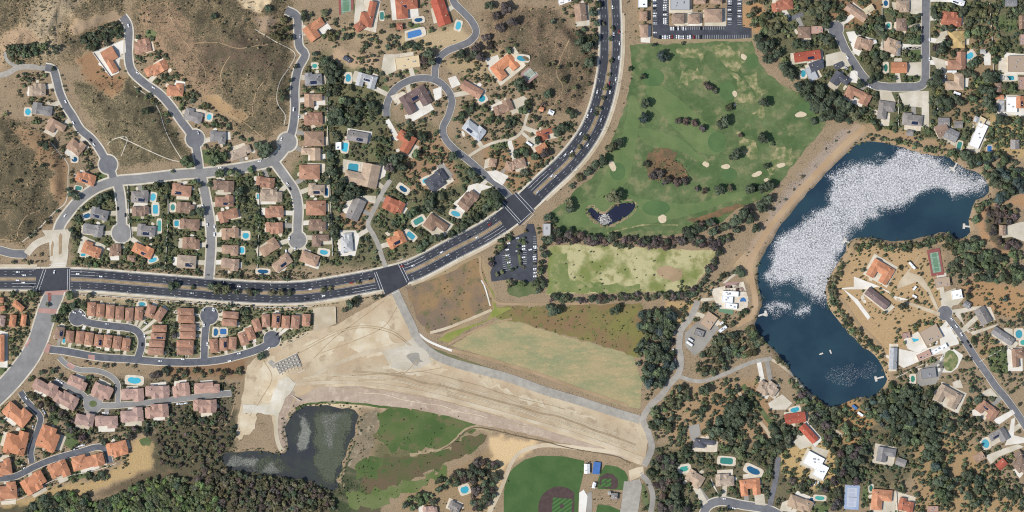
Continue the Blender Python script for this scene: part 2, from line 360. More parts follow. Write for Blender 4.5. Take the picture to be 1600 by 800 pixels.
flat_sheet('lake', LAKE, water_mat('lake_water', '20384a', '2a4754', sc1=.012, fine=.12, rough=.14), -2.0, 4)
flat_sheet('pond', POND, water_mat('pond_water', '30343a', '3a3f38', sc1=.035, fine=.2, rough=.35), -1.6, 4)
flat_sheet('golf_pond', GPOND, water_mat('golf_pond_water', '26283f', '2b2e44'), -0.8, 2)

# ---------------------------------------------------------------- land cover sheets
M = {}
M['golf'] = mat('golf_turf', '4f6838', '647645', '807f52', sc1=.03, sc2=.06, fine=.24, mid=.14)
M['green'] = mat('putting_green', '4c6c3c', '56743e', sc1=.05, fine=.10)
M['fairway'] = mat('fairway_turf', '5e7640', '6c7e48', sc1=.03, fine=.16, mid=.06)
M['drypatch'] = mat('dry_turf', '62743f', 'b4a272', sc1=.12, fine=.3, lo=.38, hi=.74)
M['sand'] = mat('bunker_sand', 'd6c3a0', 'cbb590', sc1=.2, fine=.08)
M['barepatch'] = mat('bare_patch', '8c6646', '6a5a3e', '56643a', sc1=.09, sc2=.14, fine=.35)
M['dryfield'] = mat('dry_field_grass', 'bab07a', '7a843f', '8f8c50', sc1=.03, sc2=.09, fine=.25, lo=.45, hi=.62)
M['brownfield'] = mat('burnt_field', '9c7a4e', '7e6a56', '6f6a44', sc1=.03, sc2=.08, fine=.28)
M['tanfield'] = mat('mown_field', 'aa9868', '8f9062', 'b09a6a', sc1=.03, sc2=.07, fine=.26, stretch=(17, .8, 1.8), mid=.07)
M['scrubfield'] = mat('weedy_field', '7f7a3c', '8a6b48', '6d7038', sc1=.03, sc2=.12, fine=.3)
M['yellowgreen'] = mat('green_weeds', '7f8a36', '959046', sc1=.08, fine=.2)
M['dam'] = mat('dam_earth', 'ccb894', 'bda27c', 'b29a78', sc1=.02, sc2=.07, fine=.16, mid=.06)
M['damslope'] = mat('dam_slope', 'b29c84', 'a68e78', 'bca890', sc1=.03, sc2=.12, fine=.22, mid=.08)
M['damlight'] = mat('graded_earth', 'd8c8a8', 'c4ac84', sc1=.06, fine=.14, lo=.3, hi=.7)
M['track'] = mat('dirt_track', 'cdbb9b', 'bca684', sc1=.04, fine=.12)
M['brtrack'] = mat('brown_track', 'b0926c', 'a08560', sc1=.04, fine=.14)
M['meadow'] = mat('marsh_grass', '47612c', '5a6c36', '6c6540', sc1=.03, sc2=.06, fine=.2)
M['meadow2'] = mat('marsh_grass_brown', '5c5f36', '6c5a40', '4c6230', sc1=.04, sc2=.06, fine=.22)
M['lawn'] = mat('lawn_grass', '566839', '6c7448', sc1=.09, fine=.22)
M['concrete'] = mat('concrete', 'd2c7b0', 'c0b398', sc1=.05, fine=.08, rough=.85)
M['white_conc'] = mat('white_paving', 'e6e0d2', 'd6cdba', sc1=.05, fine=.06)
M['grey_conc'] = mat('grey_paving', '9f998e', '918b80', sc1=.05, fine=.08)
M['asphalt'] = mat('dark_asphalt', '393c44', '45474d', sc1=.02, fine=.14, rough=.85, mid=.10)
M['lot'] = mat('lot_asphalt', '42454d', '4d5057', sc1=.04, fine=.14, mid=.10)
M['street'] = mat('street_asphalt', '78787a', '6f6f72', sc1=.03, fine=.10, mid=.14)
M['street2'] = mat('older_asphalt', '8f8d89', '84827f', sc1=.04, fine=.12, mid=.14)
M['lane'] = mat('lane_asphalt', '5e6168', '686a70', sc1=.04, fine=.10, mid=.14)
M['access'] = mat('pale_asphalt', 'a9a294', '9e978a', sc1=.03, fine=.08, mid=.14)
M['paint'] = mat('white_paint', 'e6e6e2', fine=.1)
M['kerb'] = mat('kerb_concrete', 'd6ccb6', 'c4b89e', sc1=.08, fine=.08)
M['brick'] = mat('pink_paving', 'bd8f82', 'b08375', sc1=.1, fine=.1)
M['dusty2'] = mat('bleached_concrete', 'd2cab8', 'c2b79c', sc1=.06, fine=.12, mid=.06)
M['wallm'] = mat('stucco', 'c9b89c', 'bda98c', sc1=.3, fine=.08)
M['whitewall'] = mat('white_wall', 'e2ddd0', fine=.05)
M['roof'] = mat('roof_tile', 'ffffff', objcol=True, fine=.32, rough=.85, mid=.16)
M['flatroof'] = mat('flat_roof', 'ffffff', objcol=True, fine=.08)
M['trim'] = mat('trim', 'ddd8cc', fine=.05)
M['metal'] = mat('roof_metal', 'a8aaac', fine=.1, rough=.5)
M['solar'] = mat('solar_glass', '1f2a44', '26324e', sc1=.5, rough=.15, spec=.5, fine=.05)
M['carpaint'] = mat('car_paint', 'ffffff', objcol=True, fine=0, rough=.25, spec=.5)
M['glass'] = mat('car_glass', '1a1f26', fine=0, rough=.08, spec=.6)
M['tyre'] = mat('tyre', '1c1c1c', fine=0)
M['poolwater'] = mat('pool_water', 'ffffff', objcol=True, fine=.10, rough=.06, spec=.4)
M['deck'] = mat('pool_deck', 'ddd0b8', 'd0c0a4', sc1=.2, fine=.07)
M['leaf'] = mat('foliage', 'ffffff', attr=True, fine=.3, rough=.8, spec=.15)
M['bark'] = mat('bark', '5a4a3a', fine=.2)
M['painted_glint'] = mat('painted_glint', 'ffffff', attr=True, fine=.06, rough=.6)
M['steel'] = mat('lamp_steel', 'b9bcbf', fine=.05, rough=.5)
M['wood'] = mat('dock_wood', 'd8d2c6', 'c4baa8', sc1=.3, fine=.12)
M['courtred'] = mat('court_red', '96524c', 'a05a52', sc1=.1, fine=.06)
M['courtgreen'] = mat('court_green', '5f8a66', '698f6e', sc1=.1, fine=.06)
M['courtpink'] = mat('court_pink', 'b08a80', 'a88478', sc1=.1, fine=.06)
M['courtgrey'] = mat('court_grey', '96a08a', fine=.06)
M['courtblue'] = mat('court_blue', '93a6c4', '9fb0ca', sc1=.1, fine=.06)
M['infield'] = mat('infield_clay', '4f3e3c', '5a4642', sc1=.2, fine=.12)
M['algae'] = mat('pond_algae', '5f6650', '6f6a58', '77785f', sc1=.06, sc2=.12, fine=.3)
M['grassdark'] = mat('field_turf', '40622e', '4c6a34', sc1=.05, fine=.14)
def stripe_mat():
    m = mat('striped_turf', '3c6a30', fine=.08); n = m.node_tree.nodes; l = m.node_tree.links
    w_ = n.new('ShaderNodeTexWave'); w_.inputs['Scale'].default_value = .075; w_.inputs['Distortion'].default_value = .2
    geo = n.new('ShaderNodeNewGeometry'); mp = n.new('ShaderNodeMapping'); mp.inputs['Rotation'].default_value = (0, 0, math.radians(55)); l.new(geo.outputs['Position'], mp.inputs['Vector']); l.new(mp.outputs[0], w_.inputs['Vector'])
    x = n.new('ShaderNodeMix'); x.data_type = 'RGBA'; x.inputs[6].default_value = lin('375a2e'); x.inputs[7].default_value = lin('4e7838'); l.new(w_.outputs[0], x.inputs[0])
    l.new(x.outputs[2], n['Principled BSDF'].inputs['Base Color']); return m
M['stripes'] = stripe_mat()

GOLF = P('985,70 1060,68 1176,64 1180,88 1196,112 1215,127 1240,142 1262,152 1285,170 1290,195 1262,232 1235,262 1215,290 1190,312 1150,327 1130,347 1060,366 1000,373 880,364 862,352 860,332 880,317 905,292 935,267 950,237 962,205 977,165 987,120')
sheet('golf_course', GOLF, M['golf'], .05, 2.0, val=4)
for p in (P('1010,135 1040,140 1090,180 1130,215 1132,232 1118,242 1090,235 1050,195 1020,165'), P('880,350 905,320 960,300 1010,312 1080,318 1150,300 1190,296 1150,312 1080,335 1020,348 960,356'), P('955,250 975,200 985,150 1000,170 992,240 975,290 930,310'), P('1000,200 1060,215 1080,240 1070,222 1110,260 1060,235 1010,225')):
    sheet('fairway', smooth(p, 5, True), M['fairway'], .10, 1.0)
for x, y, rx, ry in ((1136, 142, 13, 15), (1020, 121, 18, 14), (1139, 273, 13, 11), (1262, 168, 16, 10), (1176, 95, 9, 12), (1025, 325, 22, 12), (965, 268, 12, 14), (1120, 222, 14, 16)):
    sheet('putting_green', ell(x, y, rx, ry, 0, 24), M['green'], .15)
for p in ('1055,82 1080,74 1105,80 1098,92 1070,92', '1108,76 1130,68 1155,78 1162,100 1150,112 1130,100 1115,86', '1136,104 1146,110 1160,130 1165,140 1155,136 1145,120', '1165,122 1178,116 1188,140 1192,150 1180,145 1172,134', '1150,148 1172,140 1180,152 1165,165 1150,162', '1170,172 1192,166 1195,180 1190,192 1180,180', '1207,240 1222,230 1238,234 1240,248 1225,262 1210,256', '1200,255 1212,262 1208,275 1200,268', '1060,115 1090,105 1098,120 1075,132 1058,126', '1150,205 1180,220 1185,245 1170,250 1155,230'):
    sheet('dry_turf', P(p), M['drypatch'], .20, 5.0)
sheet('bare_patch', P('1012,240 1022,232 1042,231 1060,240 1052,250 1066,256 1074,268 1078,285 1060,288 1040,280 1015,280 1008,262'), M['barepatch'], .20, 2.5)
sheet('bare_patch', P('1070,345 1105,335 1150,318 1165,322 1120,340 1090,350'), M['barepatch'], .20, 2)
for i, (x, y, rx, ry, a) in enumerate(((1162, 89, 4, 5, -30), (1148, 146, 3.6, 5.2, 0), (1148, 164, 2.6, 2.2, 0), (1251, 179, 9, 4.6, -5), (957, 259, 5, 9, -22), (1103, 257, 5.5, 4, 30), (1134, 260, 7, 3.8, 0), (1183, 272, 9, 3.6, -18), (1198, 282, 4.5, 3.2, 0), (1035, 342, 6.5, 7, 20), (1220, 258, 7, 4, -15))):
    e = [(px + (vnoise(np.array([px]), np.array([py]), 5, 3)[0] - .5) * 2, py + (vnoise(np.array([px]), np.array([py]), 6, 3)[0] - .5) * 2) for px, py in ell(x, y, rx, ry, a, 14)]
    sheet('sand_bunker', e, M['sand'], .26)
sheet('golf_path', band(smooth(P('945,365 975,358 1010,351 1060,352'), 5), 1.2), M['drypatch'], .27)
DRYF = P('857,385 900,381 1010,387 1060,390 1120,390 1116,402 1092,440 1083,457 1000,457 854,460')
sheet('dry_field', DRYF, M['dryfield'], .06, 1.5, val=4)
sheet('bare_patch', ell(1047, 428, 20, 10, 5), M['brtrack'], .12, 3)
sheet('dry_field', P('862,400 885,395 892,440 1000,446 1000,457 856,458'), mat('field_green', '6d7d40', '7f8a4a', '9a9460', sc1=.03, sc2=.1, fine=.22), .12, 3)
BROWNF = P('634,450 690,432 745,402 752,410 762,450 770,482 690,522 668,520 650,495 642,470')
sheet('burnt_field', BROWNF, M['brownfield'], .06, 1.5, val=4)
SCRUBF = P('775,480 860,478 1000,474 1012,500 1000,560 990,556 900,528 840,512 800,502 775,497')
sheet('weedy_field', SCRUBF, M['scrubfield'], .06, 2, val=4)
sheet('mown_field', P('704,540 740,520 780,498 830,510 990,556 1004,600 1000,640 960,632 880,600 800,572'), M['tanfield'], .09, 1.5, val=4)
sheet('green_weeds', P('683,532 700,520 760,500 772,482 762,440 752,428 770,455 776,480 800,482 780,492 730,515 700,535'), M['yellowgreen'], .12, 1)
sheet('green_weeds', P('655,545 690,556 760,578 800,592 800,586 730,563 680,545 662,537'), mat('verge_grass', '6a6c44', '7c7448', sc1=.06, fine=.2), .12, .8)
DAM = P('386,572 412,548 470,520 525,508 600,464 618,460 640,505 655,538 700,560 800,588 900,620 1000,652 1014,678 1006,728 960,712 880,692 800,672 745,664 700,650 650,640 600,634 545,630 500,628 470,633 454,648 448,668 449,700 440,708 434,700 428,668 424,650 408,640 382,640 368,690 372,650 380,612')
sheet('earth_dam', DAM, M['dam'], .16, 1.0, val=4)
sheet('dam_slope', P('452,640 464,622 500,604 560,603 640,614 700,627 800,655 880,680 945,700 1000,722 960,712 880,692 800,672 745,664 700,650 650,640 600,634 545,630 500,628 472,631'), M['damslope'], .24, .8)
sheet('dam_slope', P('448,606 462,612 454,635 446,665 447,702 438,702 432,660 436,630'), M['damslope'], .24, .5)
for p in ('395,580 430,556 452,590 430,612 400,610', '560,510 600,500 620,540 580,560 540,545', '470,540 520,520 540,530 500,560', '730,590 800,612 900,645 960,660 900,650 820,628', '375,640 405,640 400,670 372,690', '640,540 665,560 700,580 650,585 600,575'):
    sheet('graded_earth', P(p), M['damlight'], .30, 5)
sheet('damp_patch', P('638,555 655,552 662,565 650,573 640,568'), mat('damp_gravel', '8f8c82', 'a39a88', sc1=.1, fine=.25), .36, 4)
sheet('dirt_track', band(smooth(CREST[1:] , 5), 2.6), M['track'], .42)
sheet('graded_earth', P('596,548 632,534 646,528 658,544 676,564 650,578 612,574 604,560'), mat('pale_gravel', 'c6bca6', 'b8a98c', sc1=.03, fine=.14), .33, 3)
sheet('graded_earth', P('610,548 640,545 645,568 612,566'), mat('pale_gravel_pad', 'cfc4ae', 'c2b59c', sc1=.05, fine=.12), .35, 2)
sheet('dirt_track', band(smooth(P('462,598 480,592 510,576 560,555 600,545 632,536'), 5), 3.4), M['track'], .38)
sheet('dirt_track', band(smooth(P('672,520 700,512 740,496 768,484'), 5), 2.2), M['track'], .2)
sheet('dirt_track', band(smooth(P('700,538 730,522 770,505 800,498'), 5), 1.6), M['brtrack'], .24)
sheet('dirt_track', band(smooth(P('702,546 760,560 800,572 840,584 900,606 980,634'), 5), 2.6), M['brtrack'], .24)
sheet('dirt_track', band(smooth(P('750,400 752,430 765,455 775,472 800,475 860,475 920,474'), 5), 1.8), M['brtrack'], .24)
sheet('dirt_track', band(smooth(P('1098,478 1100,465 1120,440 1150,405 1160,395'), 5), 2.2), M['brtrack'], .2)
sheet('dirt_track', band(smooth(P('1352,198 1320,226 1290,256 1260,288 1230,322 1205,352 1185,385 1172,415 1175,440 1180,465 1178,490 1165,500 1150,508'), 5), 4.6), mat('dam_road', 'bc9c74', 'b29068', sc1=.04, fine=.1), .2, val=1)
sheet('dirt_track', band(smooth(P('1352,200 1380,213 1420,222 1455,228 1480,233 1498,240'), 5), 3.2), M['brtrack'], .24)
sheet('dirt_track', band(smooth(P('1345,384 1325,402 1305,425 1301,452 1320,475 1340,505 1360,525 1378,545 1384,575 1388,598'), 5), 2.4), M['brtrack'], .26)
sheet('dirt_track', band(smooth(P('1345,384 1370,376 1420,380 1450,385 1470,378 1490,390 1500,405'), 5), 2.4), M['brtrack'], .26)
sheet('dirt_track', band(smooth(P('1206,562 1222,572 1240,588 1255,607 1276,632 1292,660 1318,682'), 5), 2.2), M['track'], .26)
sheet('dirt_track', band(smooth(P('1150,600 1158,620 1175,645 1198,672 1206,690'), 5), 2.6), M['track'], .2)
sheet('dirt_track', band(smooth(P('1449,708 1470,730 1490,750 1512,780 1520,806'), 5), 2.2), mat('grassy_track', '8b8c66', '97885e', sc1=.06, fine=.2), .2)
sheet('dirt_track', band(smooth(P('1000,722 985,714 960,706 920,702 880,697 845,696 815,706 800,722 790,745 780,770 762,806'), 5), 3.4), M['track'], .32)
sheet('drain_path', band(smooth(P('210,135 237,155 250,175 258,200 268,222 287,254'), 4), .7), M['concrete'], .3)
sheet('drain_path', band(smooth(P('190,216 205,222 230,234 262,248 287,254'), 4), .7), M['concrete'], .3)
sheet('drain_path', band(smooth(P('168,226 178,218 200,216 190,244'), 4), .6), M['concrete'], .3)
sheet('drain_path', band(smooth(P('400,47 430,65 460,82 456,100 440,125 434,147 435,163 446,180 444,195'), 4), .7), M['concrete'], .3)
sheet('drain_path', band(smooth(P('330,172 360,180 380,190 400,206 415,218'), 4), .7), M['brtrack'], .3)
sheet('drain_path', band(smooth(P('0,374 25,374 32,355 45,337 64,329'), 4), .7), M['brtrack'], .3)
sheet('drain_path', band(smooth(P('35,378 60,358 85,332 104,314 107,275 106,255 80,222'), 4), .8), M['concrete'], .3)
sheet('drain_path', band(smooth(P('255,656 275,660 310,666 345,668 358,655 368,625 370,600'), 4), .8), M['brtrack'], .3)
for p_ in ('100,-10 90,30 95,60 105,80', '115,30 122,50 134,56 165,36', '255,-10 275,40 300,80 322,112 318,150', '300,70 340,68 372,76 420,70', '362,90 346,115 356,150', '20,210 60,222 96,250', '420,120 400,150 395,185', '30,10 45,40 42,50 60,66', '860,170 880,140 870,110 890,60'):
    sheet('dirt_track', band(smooth(P(p_), 4), .6), M['brtrack'], .3, 1.2)
MEAD = P('590,642 650,642 700,650 745,662 735,675 715,690 690,700 655,705 610,702 580,690 585,665')
sheet('marsh_meadow', MEAD, M['meadow'], .06, 7, val=4)
sheet('marsh_meadow', P('505,752 530,742 540,712 552,690 562,700 566,740 562,770 556,806 520,806 512,780'), mat('reed_bed', '3f4a2c', '54583a', '6a6448', sc1=.05, sc2=.1, fine=.35), .08, 6, val=4)
sheet('mud_flat', P('556,646 590,640 592,665 582,690 575,715 562,735 548,730 550,690 558,668'), mat('mud_flat', '8f7c5f', '7b6f55', 'a8987a', sc1=.05, sc2=.12, fine=.3), .1, 6)
sheet('marsh_meadow', P('562,735 600,712 660,708 700,700 735,680 765,680 740,705 700,725 650,745 600,762 560,770'), M['meadow2'], .06, 7, val=4)
sheet('marsh_meadow', P('540,770 600,762 650,748 700,730 690,752 640,765 600,790 545,800'), mat('marsh_grass_light', '5c7034', '6f7844', sc1=.05, fine=.26), .12, 7)
sheet('marsh_meadow', P('555,730 580,712 600,715 585,745 560,745'), M['meadow'], .16, 6)
sheet('creek_bed', band(smooth(P('770,676 745,668 728,672 705,692 690,702 660,707 640,710'), 4), 2.4), mat('creek_bank', 'b09a72', '9a8560', sc1=.1, fine=.25), .2, 1.5)
sheet('creek_bed', band(smooth(P('985,724 960,712 900,702 850,690 800,679 770,672 745,668 728,674 705,694 690,703'), 4), .8), mat('creek_mud', '6a5c44', fine=.2), .36, .5)
sheet('reed_margin', band(smooth(P('462,640 480,632 510,629 550,630 600,636 640,641'), 4), 1.6), M['meadow'], .3, 1)
# tyre tracks and rills on the dam
M['rut'] = mat('tyre_rut', 'a8906c', 'b89e78', sc1=.1, fine=.2); M['palerut'] = mat('pale_rut', 'd6c6a6', 'ccb892', sc1=.1, fine=.15)
CS = smooth(CREST[1:], 6)
for q_, (d_, a_, b_, mm) in enumerate(((-9, 2, -2, 'palerut'), (-10.6, 2, -2, 'palerut'), (-16, 14, -3, 'rut'), (-17.6, 14, -3, 'rut'), (-23, 24, -8, 'palerut'), (8, 10, -30, 'rut'), (15, 16, -40, 'palerut'), (-30, 30, -22, 'rut'))):
    c_ = offs(CS, d_)[a_:b_]; c_ = c_ + np.stack([0 * c_[:, 0], (vnoise(c_[:, 0], c_[:, 1], 40 + q_ // 2, 30) - .5) * 5], 1); sheet('tyre_track', band(c_, .45), M[mm], .44)
for p_ in ('640,540 610,520 570,512 530,520 480,545 450,562', '643,540 612,517 570,509 528,517 478,542', '600,470 560,500 520,530 490,560', '620,480 600,510 560,530 500,552', '410,560 425,590 410,620 390,650', '690,575 640,582 580,585 520,588', '655,560 620,590 560,594'):
    sheet('tyre_track', band(smooth(P(p_), 5), .5), M['rut'], .44)
# ball fields
sheet('ball_field', P('787,802 787,770 791,746 802,731 820,718 842,712 880,713 913,720 912,738 905,768 903,802'), M['grassdark'], .12, val=4)
sheet('ball_field', P('946,726 964,729 976,736 981,745 980,766 934,764 934,750 940,735'), M['grassdark'], .12, val=4)
sheet('ball_field', P('934,788 952,790 968,797 975,806 930,806'), M['grassdark'], .12, val=4)
INF = [p for p in ell(874, 794, 33, 34, 0, 40) if p[0] < 900]
sheet('infield_clay', INF, M['infield'], .18)
sheet('infield_grass', [(864, 777), (895, 780), (892, 806), (862, 806)], M['stripes'], .24)
sheet('pitcher_mound', ell(878, 791, 3.4, 3.4), M['infield'], .30)
sheet('infield_clay', P('938,745 948,739 958,741 965,749 966,759 962,764 954,764 940,762 936,755'), M['infield'], .18)
sheet('infield_grass', [(941, 748), (955, 748), (955, 761), (938, 761)], M['stripes'], .24)
sheet('pitcher_mound', ell(947, 754, 1.4, 1.4), M['infield'], .30)
sheet('gravel_lot', P('489,481 524,478 524,506 490,520'), mat('dusty_gravel', 'c6b698', 'b8a584', sc1=.06, fine=.15), .24, val=2)
for p, mm in (('975,752 984,752 1000,748 1003,760 996,806 968,806 972,780', 'access'), ('905,770 912,765 918,775 915,806 904,806', 'white_conc'), ('918,770 925,768 925,806 916,806', 'grey_conc'), ('982,735 995,730 1005,728 1006,742 984,752', 'track')):
    sheet('paving', P(p), M[mm], .3, val=2)
# lawns
for x, y, rx, ry in ((1574, 36, 16, 14), (1562, 565, 19, 22), (1432, 85, 12, 8), (1430, 107, 9, 6), (1430, 124, 12, 5), (236, 55, 8, 9), (288, 150, 10, 6), (152, 278, 14, 9), (122, 742, 24, 6), (85, 650, 10, 14), (110, 685, 12, 14), (4, 690, 6, 14), (5, 575, 9, 9), (1185, 745, 14, 8), (38, 770, 9, 5), (1282, 795, 14, 8), (1352, 775, 5, 18), (1395, 795, 8, 14), (650, 42, 8, 6), (640, 113, 14, 4), (1392, 195, 7, 6), (1395, 122, 9, 6), (30, 722, 5, 7), (340, 455, 6, 4), (225, 690, 10, 8), (820, 450, 28, 14), (1020, 640, 8, 12), (330, 246, 20, 12), (222, 340, 18, 5), (258, 497, 6, 10), (1554, 622, 8, 7), (780, 228, 16, 5), (1420, 125, 6, 4), (1010, 780, 5, 24), (555, 15, 6, 8), (600, 140, 6, 5), (1430, 60, 10, 8), (1532, 130, 10, 12)):
    sheet('lawn', ell(x, y, rx, ry, rnd.uniform(-20, 20), 16), M['lawn'], .20, 3.0, val=4)
sheet('verge', band(smooth(P('1160,602 1180,630 1200,655 1215,672'), 5), 4), M['lawn'], .15, 1)

# ---------------------------------------------------------------- roads
BLV = smooth(P('-60,436 0,436 50,436 100,436 150,438 200,442 250,446 300,450 350,454 400,457 440,458 480,456 520,450 560,443 600,435 640,424 672,409 707,390 757,364 797,337 824,313 852,286 884,256 909,226 928,194 943,150 952,100 954,50 952,0 948,-60'), 4)
ROADS = [  # name, material, half width, kerb width, centre line, circles (x, y, r)
 ('boulevard', 'asphalt', 16.2, 3.0, BLV, ()),
 ('collector_road', 'street2', 14, 2.4, smooth(P('88,446 84,462 76,480 68,505 60,530 48,555 30,580 8,605 -20,632'), 4), ()),
 ('entry_road', 'concrete', 10.5, 1.5, smooth(P('90,424 93,408 95,392 93,372 92,360'), 4), ()),
 ('hillside_street', 'street2', 6.8, 2.6, smooth(P('90,366 95,350 106,334 122,315 142,299 164,288 188,282 215,280 250,276 285,272 320,270 360,265 400,258 428,250 445,232 449,225'), 4), ((449, 222, 14.5),)),
 ('left_cul_de_sac', 'street', 5.6, 2.2, smooth(P('72,106 84,109 89,125 94,145 103,165 114,182 126,202 142,216 155,232 164,248 172,262 179,284'), 4), ((169, 257, 14.5),)),
 ('west_lane', 'access', 4.2, 0, smooth(P('-20,122 10,116 30,106 50,105 78,108'), 4), ()),
 ('gravel_spur', 'grey_conc', 2.6, 0, smooth(P('10,82 13,95 25,103 42,105'), 4), ()),
 ('middle_cul_de_sac', 'street', 5.8, 2.2, smooth(P('192,26 199,36 202,50 201,85 206,110 226,130 250,147 268,167 284,190 296,206 305,225 309,245 312,268'), 4), ((305, 217, 14.5),)),
 ('upper_street', 'street', 5.8, 2.0, smooth(P('447,16 464,26 466,50 468,73 477,86 466,108 461,137 461,170 458,198 452,218'), 4), ()),
 ('short_cul_de_sac', 'street2', 6.6, 2.4, smooth(P('184,286 188,305 190,330 190,362'), 4), ((190, 364, 15),)),
 ('straight_side_street', 'street2', 6.6, 2.4, smooth(P('315,274 321,305 328,345 330,380 328,415 326,440'), 4), ()),
 ('east_cul_de_sac', 'street2', 6.4, 2.4, smooth(P('428,252 446,277 461,300 466,325 465,350 465,372'), 4), ((465, 375, 13.5),)),
 ('estate_road', 'street', 5.2, .8, smooth(P('704,-20 709,3 722,17 737,33 744,50 735,64 718,72 700,79 686,91 680,107 680,121'), 4), ()),
 ('loop_road', 'street', 5.2, .8, smooth(P('604,182 605,162 616,141 637,127 660,122 682,126 699,140 706,158 701,180 692,200 696,217 710,233 735,253 760,275 781,292 806,318'), 4), ()),
 ('private_drive', 'access', 3.8, 0, smooth(P('610,281 598,300 584,328 575,350 584,368 592,385 597,402 604,420'), 4), ()),
 ('pale_lane', 'concrete', 2.2, 0, smooth(P('731,245 755,230 775,222 800,217 815,206 822,186 826,172'), 4), ()),
 ('right_street', 'street', 6.2, 1.0, smooth(P('1307,45 1313,60 1321,78 1335,100 1348,119 1362,131 1382,136 1410,136 1434,135 1444,128 1446,112 1446,60 1447,-20'), 4), ((1306, 45, 12),)),
 ('private_loop', 'lane', 5.4, 1.2, smooth(P('121,497 135,503 155,507 180,510 200,512 214,517 221,528 221,542 216,558'), 4), ((121, 496, 13),)),
 ('court_road', 'lane', 5.4, 1.2, smooth(P('78,546 98,548 120,552 155,558 200,561 250,565 300,566 345,562 385,552 405,545 418,538 425,531'), 4), ((425, 530, 13),)),
 ('court_stub', 'lane', 5.4, 1.2, smooth(P('327,494 322,510 320,530 319,563'), 4), ((327, 493, 14),)),
 ('condo_lane', 'street2', 3.8, .8, smooth(P('92,558 105,570 125,578 150,579 170,586 183,598 184,612 184,634'), 4), ()),
 ('condo_street', 'street2', 4.4, .8, smooth(P('84,594 105,604 128,616 140,628 165,634 200,632 225,630 300,621 362,614'), 4), ((145, 631, 15),)),
 ('terrace_lane', 'lane', 4.4, 1.0, smooth(P('32,612 42,627 54,640 63,652 60,668 54,686 48,706 50,724'), 4), ()),
 ('terrace_street', 'lane', 4.6, 1.0, smooth(P('-20,749 0,748 25,744 57,728 88,716 125,706 150,699 162,701 168,710 172,724'), 4), ()),
 ('west_concrete_lane', 'concrete', 5.5, 0, smooth(P('88,370 72,374 58,380 48,389 42,397'), 4), ()),
 ('west_road', 'street', 6, 1.0, smooth(P('-20,386 0,391 20,396 42,397'), 4), ()),
 ('access_road', 'access', 6.6, 0, smooth(P('614,446 622,465 632,486 643,508 652,530 668,547 690,560 726,572 765,582 800,592 850,610 900,625 950,641 1000,656'), 4), ()),
 ('ranch_road', 'access', 5.0, 0, smooth(P('1090,470 1086,482 1076,500 1064,516 1061,542 1064,562 1060,584 1046,600 1033,618 1016,634 1005,655 1013,676 1018,700 1006,728'), 4), ()),
 ('ranch_lane', 'access', 3.2, 0, smooth(P('1062,588 1080,594 1100,595 1130,585 1175,566 1206,560'), 4), ()),
 ('park_road', 'grey_conc', 4.2, 0, smooth(P('1000,740 1012,752 1020,775 1016,806'), 4), ()),
 ('peninsula_road', 'street', 5.2, .8, smooth(P('1476,489 1486,503 1500,521 1513,541 1527,563 1543,585 1556,604 1570,620 1582,636 1596,656 1612,682'), 4), ((1476, 489, 11.5),)),
 ('south_street', 'street', 6.2, 1.6, smooth(P('1098,812 1101,798 1111,787 1130,783 1160,789 1200,796 1230,812'), 4), ()),
 ('south_lane', 'street', 4.2, 0, smooth(P('1216,714 1214,735 1210,758 1203,790'), 4), ()),
 ('oak_drive', 'street', 3.2, 0, smooth(P('1230,32 1245,25 1255,22'), 4), ()),
]
LOTS = [('office_parking_lot', 'lot', P('1019,-20 1045,-20 1045,41 1134,41 1136,38 1136,-20 1159,-20 1160,42 1174,44 1174,59 1150,61 1030,61 1020,58')),
        ('park_parking_lot', 'lot', P('772,400 790,386 800,372 818,364 824,350 834,350 838,368 840,402 838,438 826,441 800,436 768,440 766,425 771,412')),
        ('intersection', 'asphalt', P('60,420 110,418 110,456 58,456')), ('intersection', 'asphalt', P('588,424 622,414 638,444 602,462')), ('intersection', 'asphalt', P('783,316 807,300 836,328 812,353'))]
